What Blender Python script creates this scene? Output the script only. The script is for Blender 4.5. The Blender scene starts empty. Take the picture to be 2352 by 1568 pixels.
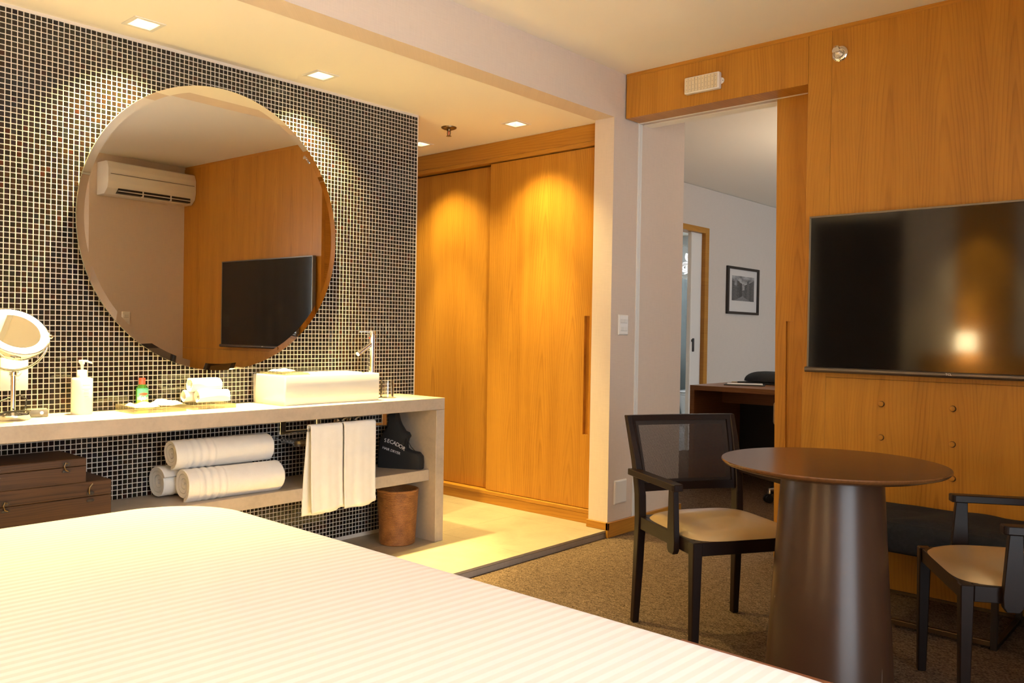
import bpy, bmesh, math, random
from mathutils import Vector, Matrix
random.seed(7)
sc = bpy.context.scene
COL = sc.collection
PI = math.pi
R = math.radians

# ------------------------------------------------------------------ camera, world, exposure, lights
def cam_axes(yaw, pitch, roll):
    f = Vector((-math.sin(yaw)*math.cos(pitch), math.cos(yaw)*math.cos(pitch), math.sin(pitch)))
    r = Vector((math.cos(yaw), math.sin(yaw), 0)); u = r.cross(f)
    c, s = math.cos(roll), math.sin(roll)
    return c*r + s*u, -s*r + c*u, f
CAM_R, CAM_U, CAM_F = cam_axes(R(41.8564), R(-0.6005), R(0.9343))
cam_d = bpy.data.cameras.new('camera'); cam = bpy.data.objects.new('camera', cam_d); COL.objects.link(cam)
cam_d.sensor_width = 36; cam_d.lens = 1924.409/2352*36; cam_d.clip_start = .02
cam.matrix_world = Matrix.Translation((0, 0, 1.12)) @ Matrix((CAM_R, CAM_U, -CAM_F)).transposed().to_4x4()
sc.camera = cam
sc.view_settings.view_transform = 'Standard'; sc.view_settings.look = 'None'
sc.view_settings.exposure = 1.25; sc.view_settings.gamma = 1; sc.view_settings.use_curve_mapping = False
sc.cycles.max_bounces = 10; sc.cycles.diffuse_bounces = 6; sc.cycles.glossy_bounces = 5
sc.cycles.transmission_bounces = 8; sc.cycles.transparent_max_bounces = 12
sc.cycles.sample_clamp_indirect = 6; sc.cycles.caustics_reflective = False; sc.cycles.caustics_refractive = False
sc.cycles.blur_glossy = .3

world = bpy.data.worlds.new('overcast_sky'); sc.world = world; world.use_nodes = True
bgn = world.node_tree.nodes['Background']; bgn.inputs[0].default_value = (.93, .97, 1.0, 1); bgn.inputs[1].default_value = 4.1

WARM = (1.0, .775, .29); WARM2 = (1.0, .80, .50)
def lamp(name, kind, loc, energy, color, direction=(0, 0, -1), **kw):
    d = bpy.data.lights.new(name, kind); d.energy = energy; d.color = color
    for k, v in kw.items(): setattr(d, k, v)
    o = bpy.data.objects.new(name, d); COL.objects.link(o); o.location = loc
    o.rotation_euler = Vector(direction).to_track_quat('-Z', 'Y').to_euler()
    return o
def portal(name, loc, direction, sx, sy):
    o = lamp(name, 'AREA', loc, 1, (1, 1, 1), direction, shape='RECTANGLE', size=sx, size_y=sy)
    o.data.cycles.is_portal = True
    return o
# daylight enters through real openings; portals only guide the sampling
portal('window_portal', (1.00, .93, 1.25), (-1, 0, 0), 1.86, 2.3)
portal('window_portal', (.98, 8.45, 1.35), (-1, 0, 0), 1.9, 1.9)

# ------------------------------------------------------------------ node helpers
class G:
    def __init__(s, name):
        s.mat = bpy.data.materials.new(name); s.mat.use_nodes = True
        s.nt = s.mat.node_tree; s.b = s.nt.nodes['Principled BSDF']
        s.co = None
    def n(s, t, **kw):
        x = s.nt.nodes.new(t)
        for k, v in kw.items(): setattr(x, k, v)
        return x
    def put(s, sock, v):
        if hasattr(v, 'is_output'): s.nt.links.new(v, sock)
        else:
            if isinstance(v, (tuple, list)) and len(v) == 3 and sock.type == 'RGBA': v = (*v, 1)
            sock.default_value = v
    def m(s, op, a, b=0.0, c=None):
        x = s.n('ShaderNodeMath', operation=op); s.put(x.inputs[0], a); s.put(x.inputs[1], b)
        if c is not None: s.put(x.inputs[2], c)
        return x.outputs[0]
    def coord(s, kind='Object'):
        if s.co is None: s.co = s.n('ShaderNodeTexCoord')
        return s.co.outputs[kind]
    def xyz(s, v=None):
        x = s.n('ShaderNodeSeparateXYZ'); s.put(x.inputs[0], v if v is not None else s.coord()); return x.outputs
    def vec(s, a, b, c=0.0):
        x = s.n('ShaderNodeCombineXYZ'); s.put(x.inputs[0], a); s.put(x.inputs[1], b); s.put(x.inputs[2], c); return x.outputs[0]
    def noise(s, v, scale=5, detail=3, rough=.5, dist=0.0):
        x = s.n('ShaderNodeTexNoise'); s.put(x.inputs['Vector'], v)
        x.inputs['Scale'].default_value = scale; x.inputs['Detail'].default_value = detail
        x.inputs['Roughness'].default_value = rough; x.inputs['Distortion'].default_value = dist
        return x.outputs[0]
    def white(s, w):
        x = s.n('ShaderNodeTexWhiteNoise', noise_dimensions='1D'); s.put(x.inputs['W'], w); return x.outputs[0]
    def ramp(s, f, stops, interp='LINEAR'):
        x = s.n('ShaderNodeValToRGB'); s.put(x.inputs[0], f); cr = x.color_ramp; cr.interpolation = interp
        while len(cr.elements) < len(stops): cr.elements.new(.5)
        for e, (p, c) in zip(cr.elements, stops):
            e.position = p; e.color = (*c, 1) if len(c) == 3 else c
        return x.outputs[0]
    def mix(s, f, a, b, mode='MIX'):
        x = s.n('ShaderNodeMix', data_type='RGBA', blend_type=mode)
        s.put(x.inputs[0], f); s.put(x.inputs[6], a); s.put(x.inputs[7], b); return x.outputs[2]
    def bump(s, h, strength=.3, dist=.002):
        x = s.n('ShaderNodeBump'); s.put(x.inputs['Height'], h)
        x.inputs['Strength'].default_value = strength; x.inputs['Distance'].default_value = dist
        s.nt.links.new(x.outputs[0], s.b.inputs['Normal'])
    def set(s, **kw):
        N = dict(color='Base Color', rough='Roughness', metal='Metallic', spec='Specular IOR Level', trans='Transmission Weight',
                 ior='IOR', emit='Emission Color', power='Emission Strength', coat='Coat Weight', coat_r='Coat Roughness',
                 sheen='Sheen Weight', alpha='Alpha', sss='Subsurface Weight')
        for k, v in kw.items(): s.put(s.b.inputs[N[k]], v)
        return s

def plain(name, color, rough=.5, bump=None, vary=None, **kw):
    g = G(name)
    if vary:
        sc_, amt = vary
        nz = g.noise(g.coord(), sc_, 4, .6)
        g.set(color=g.mix(nz, tuple(c*(1-amt) for c in color), tuple(min(1, c*(1+amt)) for c in color)), rough=rough, **kw)
    else: g.set(color=color, rough=rough, **kw)
    if bump:
        g.bump(g.noise(g.coord(), bump[0], 2, .5), bump[1], bump[2] if len(bump) > 2 else .002)
    return g.mat

def veneer(name, u, v, light, dark, flitch=.27, ring=.019, slope=.075, rough=.38, contrast=1.0, fibre=1.0, phase=0.0, coat=0.0, lum=None):
    """flat-sawn veneer: cone-like growth rings sliced by the face give straight lines at flitch edges and arches in the middle"""
    g = G(name); o = g.xyz(); U, V = o[u], o[v]
    wob = g.m('MULTIPLY', g.m('SUBTRACT', g.noise(g.vec(g.m('MULTIPLY', U, 1.2), g.m('MULTIPLY', V, .9), phase), 1, 2), .5), .10)
    uu = g.m('ADD', g.m('ADD', U, wob), 50 + phase)
    q = g.m('DIVIDE', uu, flitch); idn = g.m('FLOOR', q); fr = g.m('SUBTRACT', q, idn)
    rnd = g.white(g.m('ADD', idn, phase)); rnd2 = g.white(g.m('ADD', idn, phase + 31.7))
    c = g.m('MULTIPLY', g.m('SUBTRACT', fr, g.m('MULTIPLY_ADD', rnd, .3, .35)), flitch)
    n1 = g.m('MULTIPLY', g.m('SUBTRACT', g.noise(g.vec(g.m('MULTIPLY', uu, 9), g.m('MULTIPLY', V, 1.1), idn), 1, 3, .5), .5), .05)
    c = g.m('ADD', c, n1)
    r = g.m('SQRT', g.m('ADD', g.m('MULTIPLY', c, c), .00035))
    n2 = g.m('MULTIPLY', g.noise(g.vec(g.m('MULTIPLY', uu, 30), g.m('MULTIPLY', V, 1.6), rnd), 1, 2), .012)
    h = g.m('ADD', g.m('ADD', g.m('MULTIPLY', r, 1.25), g.m('MULTIPLY', V, g.m('MULTIPLY_ADD', rnd2, slope*.8, slope*.5))), g.m('ADD', n2, g.m('MULTIPLY', rnd, 3)))
    ph = g.m('DIVIDE', h, ring); ph = g.m('SUBTRACT', ph, g.m('FLOOR', ph))
    line = g.ramp(ph, [(0, (.25,)*3), (.12, (0,)*3), (.55, (.22,)*3), (.86, (1,)*3), (1, (.25,)*3)])
    fib = g.noise(g.vec(g.m('MULTIPLY', uu, 420), g.m('MULTIPLY', V, 7), 0), 1, 2, .6)
    broad = g.noise(g.vec(g.m('MULTIPLY', uu, 14), g.m('MULTIPLY', V, .5), phase), 1, 2, .5)
    lmod = g.noise(g.vec(g.m('MULTIPLY', uu, 7), g.m('MULTIPLY', V, 1.3), phase+9), 1, 2)
    t = g.m('ADD', g.m('MULTIPLY', line, g.m('MULTIPLY', g.m('MULTIPLY_ADD', lmod, 1.5, -.25), .55*contrast)), g.m('ADD', g.m('MULTIPLY', g.m('SUBTRACT', fib, .5), .75*fibre), g.m('MULTIPLY', g.m('SUBTRACT', broad, .5), 1.1)))
    t = g.m('ADD', t, .18)
    g.set(color=g.ramp(t, [(0, light), (.45, tuple((a*.62+b*.38) for a, b in zip(light, dark))), (1, dark)]), rough=rough, spec=.35, coat=coat, coat_r=.15)
    g.bump(fib, .08, .0006)
    return g.mat

TEAK_L = (.50, .228, .028); TEAK_D = (.25, .086, .007)
M = {}
M['teak_x'] = veneer('teak_veneer_back', 0, 2, TEAK_L, TEAK_D)
M['teak_x2'] = veneer('teak_veneer_header', 0, 2, TEAK_L, TEAK_D, flitch=.5, slope=.01, phase=3.3)
M['teak_door'] = veneer('teak_veneer_wardrobe', 0, 2, TEAK_L, TEAK_D, flitch=.24, phase=7.1)
M['teak_door2'] = veneer('teak_veneer_wardrobe_left', 0, 2, TEAK_L, TEAK_D, flitch=.24, phase=11.4)
M['teak_leaf'] = veneer('teak_veneer_sliding', 0, 2, TEAK_L, TEAK_D, flitch=.2, phase=15.2)
M['teak_h'] = veneer('teak_horizontal', 2, 0, TEAK_L, TEAK_D, flitch=.16, phase=1.7, slope=.05)
M['teak_hy'] = veneer('teak_horizontal_side', 2, 1, TEAK_L, TEAK_D, flitch=.16, phase=2.2, slope=.05)
M['desk_wood'] = veneer('desk_veneer', 2, 0, (.25, .105, .035), (.11, .038, .01), flitch=.12, phase=4.2)
M['walnut'] = veneer('walnut_table_top', 1, 0, (.13, .050, .014), (.045, .014, .004), flitch=.3, ring=.009, slope=.012, rough=.24, phase=2.9, coat=.25)
M['box_wood'] = veneer('stained_pine', 2, 1, (.085, .040, .018), (.016, .008, .005), flitch=.11, ring=.011, slope=.03, rough=.5, contrast=1.5, phase=5.5)
M['chair_wood'] = plain('wenge_stain', (.011, .005, .0032), .36, bump=(90, .12, .001), vary=(14, .35), spec=.26)
M['cone'] = plain('brown_lacquer', (.046, .021, .011), .29, spec=.34)
M['bed_wood'] = plain('reddish_bed_wood', (.22, .075, .03), .4, vary=(20, .3))

def wallpaper(name, col):
    g = G(name); o = g.xyz()
    a = g.noise(g.vec(g.m('MULTIPLY', g.m('ADD', o[0], o[1]), 260), g.m('MULTIPLY', o[2], 12), 0), 1, 2)
    b = g.noise(g.vec(g.m('MULTIPLY', g.m('ADD', o[0], o[1]), 16), g.m('MULTIPLY', o[2], 240), 0), 1, 2)
    t = g.m('MULTIPLY', g.m('ADD', a, b), .5)
    g.set(color=g.mix(t, tuple(c*.88 for c in col), tuple(min(1, c*1.1) for c in col)), rough=.75, spec=.2)
    g.bump(t, .15, .001); return g.mat
M['paper'] = wallpaper('linen_wallpaper', (.68, .575, .485))
M['paper2'] = wallpaper('linen_wallpaper_far', (.62, .56, .50))
M['ceil'] = plain('ceiling_paint', (.89, .85, .76), .85, spec=.15)
M['ceil_low'] = plain('ceiling_paint_low', (.91, .87, .77), .8, spec=.15)
M['grout'] = plain('light_grout', (.66, .60, .52), .8)
M['white'] = plain('white_plastic', (.78, .76, .72), .3)
M['white_m'] = plain('white_matt', (.74, .73, .70), .55)
M['porcelain'] = plain('glazed_porcelain', (.62, .62, .62), .12, coat=.4, coat_r=.05)
M['chrome'] = plain('chrome', (.85, .84, .82), .07, metal=1)
M['steel'] = plain('brushed_steel', (.55, .52, .48), .3, metal=1)
M['brass'] = plain('aged_brass', (.24, .17, .09), .38, metal=1)
M['iron'] = plain('dark_bronze', (.10, .085, .07), .38, metal=.9)
M['black'] = plain('black_plastic', (.010, .010, .010), .4)
M['grey_pl'] = plain('grey_plastic', (.13, .12, .11), .45)
M['bag'] = plain('black_cloth', (.009, .009, .009), .85, bump=(500, .25, .001))
M['ink'] = plain('white_print', (.72, .70, .70), .6)
M['inkgrey'] = plain('grey_print', (.25, .22, .20), .6)
M['leather'] = plain('cream_leather', (.45, .315, .155), .33, bump=(300, .05, .0005), coat=.1, coat_r=.3)
M['screen'] = plain('tv_screen', (.006, .0055, .005), .075, spec=.55)
M['tvframe'] = plain('tv_frame', (.17, .15, .125), .35, metal=.7)
M['tvbar'] = plain('tv_bar', (.14, .12, .105), .36, metal=.75)
M['mirror'] = plain('mirror_silver', (.93, .91, .86), .0, metal=1)
M['mirror_edge'] = plain('mirror_glass_edge', (.30, .31, .27), .2, metal=.4)
M['glow'] = G('lamp_glow').set(color=(1, .9, .7), emit=(1, .78, .42), power=14).mat
M['ring_glow'] = G('ring_light').set(color=(1, 1, 1), emit=(1, .93, .78), power=7).mat
M['shade_glow'] = G('lamp_shade_glow').set(color=(1, .9, .7), emit=(1, .75, .38), power=16).mat
M['bath_glow'] = G('bath_panel_glow').set(color=(1, 1, 1), emit=(.90, .95, 1), power=24).mat
M['led_face'] = plain('emergency_lens', (.70, .60, .42), .25)
M['seam'] = plain('dark_gap', (.012, .007, .003), .8)
M['bench'] = plain('navy_fabric', (.019, .022, .027), .85, bump=(160, .5, .003), vary=(60, .5), spec=.2)
M['cushion'] = plain('blue_grey_felt', (.022, .03, .042), .9, bump=(220, .4, .002), vary=(90, .4))
M['paper_sheet'] = plain('white_paper', (.80, .80, .84), .6)
M['photo_mat'] = plain('picture_mount', (.64, .61, .58), .6)
M['frame_dark'] = plain('dark_picture_frame', (.018, .012, .009), .4)
M['bath_tile'] = plain('bathroom_tile', (.42, .43, .42), .3, vary=(6, .15))
M['red'] = plain('red_cap', (.75, .09, .05), .35)

def stone(name, col, rough=.34):
    g = G(name); c = g.coord()
    a = g.noise(c, 5, 6, .65, .6); b = g.noise(c, 60, 3, .6)
    t = g.m('ADD', g.m('MULTIPLY', a, .75), g.m('MULTIPLY', b, .25))
    g.set(color=g.ramp(t, [(.3, tuple(x*.80 for x in col)), (.52, col), (.72, tuple(min(1, x*1.14) for x in col))]), rough=rough, spec=.4)
    return g.mat
M['stone'] = stone('vanity_stone', (.46, .385, .305), .30)
M['floor_stone'] = stone('floor_stone', (.36, .295, .205), .36)
M['riser_stone'] = stone('riser_stone', (.30, .255, .215), .45)

def carpet():
    g = G('carpet_loops'); o = g.xyz()
    v = g.n('ShaderNodeTexVoronoi'); v.inputs['Scale'].default_value = 1.0
    g.put(v.inputs['Vector'], g.vec(g.m('MULTIPLY', o[0], 130), g.m('MULTIPLY', o[1], 210), 0))
    big = g.noise(g.vec(g.m('MULTIPLY', o[0], 24), g.m('MULTIPLY', o[1], 60), 0), 1, 3)
    t = g.m('ADD', g.m('MULTIPLY', g.m('SUBTRACT', 1.0, v.outputs['Distance']), .7), g.m('MULTIPLY', big, .5))
    g.set(color=g.ramp(t, [(.3, (.055, .034, .020)), (.65, (.15, .098, .062)), (.95, (.26, .18, .12))]), rough=.95, spec=.1)
    g.bump(g.m('SUBTRACT', 1.0, v.outputs['Distance']), .8, .004); return g.mat
M['carpet'] = carpet()

def glass(name, tint=(1, 1, 1), refl=.09, rough=0.0, body=.0, body_col=(.5, .6, .6)):
    """thin pane: mostly see-through, with a fresnel gloss and optional haze body"""
    g = G(name); nt = g.nt; nt.nodes.remove(g.b)
    tr = nt.nodes.new('ShaderNodeBsdfTransparent'); tr.inputs[0].default_value = (*tint, 1)
    gl = nt.nodes.new('ShaderNodeBsdfGlossy'); gl.inputs['Roughness'].default_value = rough
    fr = nt.nodes.new('ShaderNodeLayerWeight'); fr.inputs[0].default_value = .25
    k = g.m('MULTIPLY_ADD', fr.outputs['Fresnel'], .8, refl*.3)
    mx = nt.nodes.new('ShaderNodeMixShader'); g.put(mx.inputs[0], k); nt.links.new(tr.outputs[0], mx.inputs[1]); nt.links.new(gl.outputs[0], mx.inputs[2])
    out = mx
    if body:
        df = nt.nodes.new('ShaderNodeBsdfDiffuse'); df.inputs[0].default_value = (*body_col, 1)
        m2 = nt.nodes.new('ShaderNodeMixShader'); m2.inputs[0].default_value = body
        nt.links.new(mx.outputs[0], m2.inputs[1]); nt.links.new(df.outputs[0], m2.inputs[2]); out = m2
    nt.links.new(out.outputs[0], nt.nodes['Material Output'].inputs[0]); return g.mat
M['pane'] = glass('window_pane', (.96, .98, 1))
M['tumbler'] = glass('tumbler_glass', (.96, .95, .93), .2)
M['acrylic'] = glass('acrylic', (.98, .95, .86), .12, .03, .06, (.85, .78, .6))
M['shower'] = glass('shower_glass', (.90, .95, .96), .1, .0, .10, (.6, .68, .70))
M['green_liq'] = glass('green_bottle', (.52, .86, .34), .15, .02, .35, (.20, .58, .10))
M['wrap'] = glass('clear_wrapper', (1, .98, .92), .25, .12, .45, (.9, .84, .7))

def towel_mat():
    g = G('terry_towel'); c = g.coord()
    a = g.noise(c, 700, 2, .6); b = g.noise(c, 25, 3)
    g.set(color=g.mix(b, (.82, .80, .77), (.90, .89, .87)), rough=.95, spec=.1, sheen=.35)
    g.bump(a, .6, .003); return g.mat
M['towel'] = towel_mat()

def duvet_mat():
    g = G('satin_stripe_cotton'); o = g.xyz()
    q = g.m('SINE', g.m('MULTIPLY', o[0], 2*PI/.0255))
    t = g.ramp(g.m('MULTIPLY_ADD', q, .5, .5), [(.36, (0,)*3), (.64, (1,)*3)])
    g.set(color=g.mix(t, (.76, .71, .69), (.83, .81, .815)), rough=g.m('MULTIPLY_ADD', t, -.22, .72), spec=.35, sheen=.15)
    g.bump(g.noise(g.coord(), 800, 2), .05, .0006); return g.mat
M['duvet'] = duvet_mat()

def tile_mat():
    g = G('glass_mosaic'); a = g.n('ShaderNodeAttribute', attribute_name='tone')
    cl = g.n('ShaderNodeTexNoise'); cl.inputs['Scale'].default_value = 70; g.put(cl.inputs['Vector'], g.coord())
    g.set(color=g.mix(g.m('MULTIPLY', cl.outputs[0], .15), a.outputs['Color'], (.03, .02, .012)), rough=.07, spec=.38)
    return g.mat
M['mosaic'] = tile_mat()

def cane_mat():
    g = G('woven_cane'); g.set(color=(.036, .023, .016), rough=.55, spec=.3); return g.mat
M['cane'] = cane_mat()

def wicker_mat():
    g = G('rattan_coil'); o = g.xyz()
    th = g.m('ARCTAN2', o[1], o[0])
    a = g.noise(g.vec(g.m('MULTIPLY', th, 40), g.m('MULTIPLY', o[2], 160), 0), 1, 2)
    b = g.noise(g.vec(g.m('MULTIPLY', th, 2.2), g.m('MULTIPLY', o[2], 18), 0), 1, 3)
    t = g.m('ADD', g.m('MULTIPLY', a, .55), g.m('MULTIPLY', b, .5))
    g.set(color=g.ramp(t, [(.3, (.10, .035, .010)), (.55, (.32, .13, .035)), (.8, (.48, .23, .07))]), rough=.5)
    g.bump(a, .4, .002); return g.mat
M['wicker'] = wicker_mat()

# ------------------------------------------------------------------ mesh helpers
WORG = {}
def tag(o, label=None, cat=None, group=None, kind=None):
    if label: o['label'] = label
    if cat: o['category'] = cat
    if group: o['group'] = group
    if kind: o['kind'] = kind
    return o
def thing(name, label, cat, loc=(0, 0, 0), rz=0.0, group=None):
    o = bpy.data.objects.new(name, None); COL.objects.link(o); o.empty_display_size = .05
    o.location = loc; o.rotation_euler = (0, 0, rz); WORG[o.name] = Vector(loc) if not rz else None
    return tag(o, label, cat, group)

class MB:
    def __init__(s): s.bm = bmesh.new()
    def _merge(s, b2, mtx=None):
        if mtx is not None: b2.transform(mtx)
        me = bpy.data.meshes.new('tmp'); b2.to_mesh(me); b2.free(); s.bm.from_mesh(me); bpy.data.meshes.remove(me); return s
    def box(s, a, b, bev=0.0, seg=2, mtx=None):
        b2 = bmesh.new(); bmesh.ops.create_cube(b2, size=1)
        a, b = Vector(a), Vector(b); d = b - a; c = (a + b)/2
        for v in b2.verts: v.co = Vector((v.co.x*d.x, v.co.y*d.y, v.co.z*d.z)) + c
        if bev: bmesh.ops.bevel(b2, geom=b2.edges[:], offset=min(bev, min(abs(x) for x in d)*.49), segments=seg, affect='EDGES', profile=.5)
        bmesh.ops.recalc_face_normals(b2, faces=b2.faces[:])
        return s._merge(b2, mtx)
    def taper(s, bot, top, wb, wt, db=None, dt=None):
        """four sided bar from centre bot to centre top, widths wb/wt in x and db/dt in y"""
        db = db or wb; dt = dt or wt; b2 = bmesh.new()
        vs = []
        for c, w, d in ((bot, wb, db), (top, wt, dt)):
            for sx, sy in ((-1, -1), (1, -1), (1, 1), (-1, 1)): vs.append(b2.verts.new((c[0]+sx*w/2, c[1]+sy*d/2, c[2])))
        b2.faces.new(vs[3::-1]); b2.faces.new(vs[4:])
        for i in range(4): b2.faces.new((vs[i], vs[(i+1) % 4], vs[4+(i+1) % 4], vs[4+i]))
        bmesh.ops.bevel(b2, geom=b2.edges[:], offset=.003, segments=1, affect='EDGES')
        return s._merge(b2)
    def lathe(s, prof, seg=40, mtx=None, cap=True):
        """prof: list of (r, z) from bottom to top"""
        b2 = bmesh.new(); rings = []
        for r, z in prof:
            if r < 1e-5: rings.append([b2.verts.new((0, 0, z))])
            else: rings.append([b2.verts.new((r*math.cos(2*PI*i/seg), r*math.sin(2*PI*i/seg), z)) for i in range(seg)])
        for A, B in zip(rings, rings[1:]):
            for i in range(seg):
                j = (i+1) % seg
                if len(A) == 1 and len(B) > 1: b2.faces.new((A[0], B[j], B[i]))
                elif len(B) == 1 and len(A) > 1: b2.faces.new((A[i], A[j], B[0]))
                elif len(A) > 1: b2.faces.new((A[i], A[j], B[j], B[i]))
        if cap:
            if len(rings[0]) > 1: b2.faces.new(rings[0][::-1])
            if len(rings[-1]) > 1: b2.faces.new(rings[-1])
        bmesh.ops.recalc_face_normals(b2, faces=b2.faces[:])
        return s._merge(b2, mtx)
    def tube(s, pts, r, seg=10, closed=False):
        pts = [Vector(p) for p in pts]; b2 = bmesh.new(); rings = []; n = len(pts); up = None
        for i, p in enumerate(pts):
            d = (pts[(i+1) % n] - pts[i-1]) if closed else (pts[min(i+1, n-1)] - pts[max(i-1, 0)])
            d.normalize()
            if up is None: up = d.orthogonal().normalized()
            up = (up - d*up.dot(d)).normalized(); w = d.cross(up)
            rr = r[i] if isinstance(r, (list, tuple)) else r
            rings.append([b2.verts.new(p + up*rr*math.cos(2*PI*k/seg) + w*rr*math.sin(2*PI*k/seg)) for k in range(seg)])
        m_ = n if closed else n-1
        for i in range(m_):
            A, B = rings[i], rings[(i+1) % n]
            for k in range(seg): b2.faces.new((A[k], A[(k+1) % seg], B[(k+1) % seg], B[k]))
        if not closed: b2.faces.new(rings[0][::-1]); b2.faces.new(rings[-1])
        bmesh.ops.recalc_face_normals(b2, faces=b2.faces[:])
        return s._merge(b2)
    def prism(s, pts, depth, mtx=None, bev=0.0, seg=2):
        """outline in local xy extruded along +z"""
        b2 = bmesh.new(); lo = [b2.verts.new((x, y, 0)) for x, y in pts]; hi = [b2.verts.new((x, y, depth)) for x, y in pts]
        b2.faces.new(lo[::-1]); b2.faces.new(hi); n = len(pts)
        for i in range(n): b2.faces.new((lo[i], lo[(i+1) % n], hi[(i+1) % n], hi[i]))
        bmesh.ops.recalc_face_normals(b2, faces=b2.faces[:])
        if bev: bmesh.ops.bevel(b2, geom=b2.edges[:], offset=bev, segments=seg, affect='EDGES', profile=.5)
        return s._merge(b2, mtx)
    def grid(s, fn, nu, nv, close_u=False):
        b2 = bmesh.new(); V = [[b2.verts.new(fn(i/nu, j/nv)) for j in range(nv+1)] for i in range(nu + (0 if close_u else 1))]
        n = len(V)
        for i in range(nu):
            for j in range(nv):
                b2.faces.new((V[i][j], V[(i+1) % n][j], V[(i+1) % n][j+1], V[i][j+1]))
        return s._merge(b2)
    def raw(s, vs, fs):
        b2 = bmesh.new(); vv = [b2.verts.new(v) for v in vs]
        for f in fs: b2.faces.new([vv[i] for i in f])
        return s._merge(b2)
    def build(s, name, mat, parent=None, org=(0, 0, 0), smooth=False, local=False, recalc=False):
        if recalc: bmesh.ops.recalc_face_normals(s.bm, faces=s.bm.faces[:])
        off = Vector(org)
        if parent is not None and not local: off = WORG[parent.name]
        if local: off = Vector((0, 0, 0))
        if off.length: bmesh.ops.translate(s.bm, verts=s.bm.verts[:], vec=-off)
        me = bpy.data.meshes.new(name); s.bm.to_mesh(me); s.bm.free()
        if smooth:
            me.polygons.foreach_set('use_smooth', [True]*len(me.polygons))
            try: me.set_sharp_from_angle(angle=R(38))
            except Exception: pass
        o = bpy.data.objects.new(name, me); COL.objects.link(o)
        if mat is not None: me.materials.append(M[mat] if isinstance(mat, str) else mat)
        if parent is not None: o.parent = parent; WORG[o.name] = WORG.get(parent.name)
        else: o.location = off; WORG[o.name] = Vector(org)
        return o
def struct(o): o['kind'] = 'structure'; return o
def T(loc, rx=0, ry=0, rz=0):
    return Matrix.Translation(loc) @ Matrix.Rotation(rz, 4, 'Z') @ Matrix.Rotation(ry, 4, 'Y') @ Matrix.Rotation(rx, 4, 'X')
def basis(o, x, y, z):
    m = Matrix((Vector(x), Vector(y), Vector(z))).transposed().to_4x4(); m.translation = Vector(o); return m
def box(name, a, b, mat, parent=None, bev=0.0, org=None, **kw):
    if org is None and parent is None: org = ((a[0]+b[0])/2, (a[1]+b[1])/2, min(a[2], b[2]))
    return MB().box(a, b, bev).build(name, mat, parent, org or (0, 0, 0), smooth=bool(bev), **kw)
def text_mesh(name, body, size, mat, parent, mtx, depth=.0004, align='CENTER', shear=0.0):
    """lettering as thin real geometry; mtx places text plane (x right, y up, z out) in the parent's space"""
    cu = bpy.data.curves.new(name, 'FONT'); cu.body = body; cu.size = size; cu.extrude = depth; cu.align_x = align; cu.align_y = 'CENTER'; cu.shear = shear
    cu.resolution_u = 3
    t = bpy.data.objects.new(name + '_src', cu); COL.objects.link(t)
    me = bpy.data.meshes.new_from_object(t.evaluated_get(bpy.context.evaluated_depsgraph_get()))
    bpy.data.objects.remove(t); bpy.data.curves.remove(cu)
    me.name = name; me.transform(mtx); me.materials.clear(); me.materials.append(M[mat])
    o = bpy.data.objects.new(name, me); COL.objects.link(o); o.parent = parent; WORG[o.name] = WORG.get(parent.name)
    return o
def copy_tree(o, parent=None):
    c = o.copy(); COL.objects.link(c); c.parent = parent
    if o.name in WORG: WORG[c.name] = WORG[o.name]
    for ch in list(o.children): copy_tree(ch, c)
    return c

# ------------------------------------------------------------------ main measures (metres)
XT = -3.500      # mosaic wall face
XP = -2.671      # beam / partition face
YB = 3.900       # teak wall face
YW = 3.836       # wardrobe face
ZC = 2.567       # ceiling
ZL = 2.312       # low ceiling of the vanity bay
ZS = .0414       # stone platform
XR = .33         # wall with the air conditioner
XWIN = 1.02      # window wall
YF = -.92        # wall behind the bed

# ------------------------------------------------------------------ structure
fl = MB().box((-4.2, 3.84, -.06), (1.3, 9.7, 0)).box((XP-.02, YF-.1, -.06), (1.3, 3.84, 0)).build('floor', 'carpet'); struct(fl)
plat = MB().box((-4.7, YF-.1, -.06), (XP-.006, YW+.6, ZS-.0135)).build('floor', 'riser_stone'); struct(plat)
# stone floor tiles, 60 cm module with joints
xs = [-4.7, -4.47, -3.87, -3.27, XP]
ys = [YF-.1, -.51, .09, .69, 1.29, 1.89, 2.49, 3.09, 3.69, YW+.05]
for i in range(len(xs)-1):
    for j in range(len(ys)-1):
        x0, x1, y0, y1 = xs[i]+.0008, xs[i+1]-.0008, ys[j]+.0008, ys[j+1]-.0008
        MB().box((x0, y0, ZS-.0125), (x1, y1, ZS), .0008, 1).build('floor_tile', 'floor_stone', plat)
# riser pieces of the step, jointed like the tiles
for j in range(len(ys)-1):
    y0, y1 = ys[j]+.0008, min(ys[j+1], 3.785)-.0008
    if y1 > y0: MB().box((XP-.012, y0, 0), (XP-.003, y1, ZS-.0145), .0006, 1).build('riser_tile', 'riser_stone', plat)

wl = MB().box((XT-.14, YF-.1, 0), (XT, 3.098, ZC)).build('wall_left', 'grout'); struct(wl)
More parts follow.
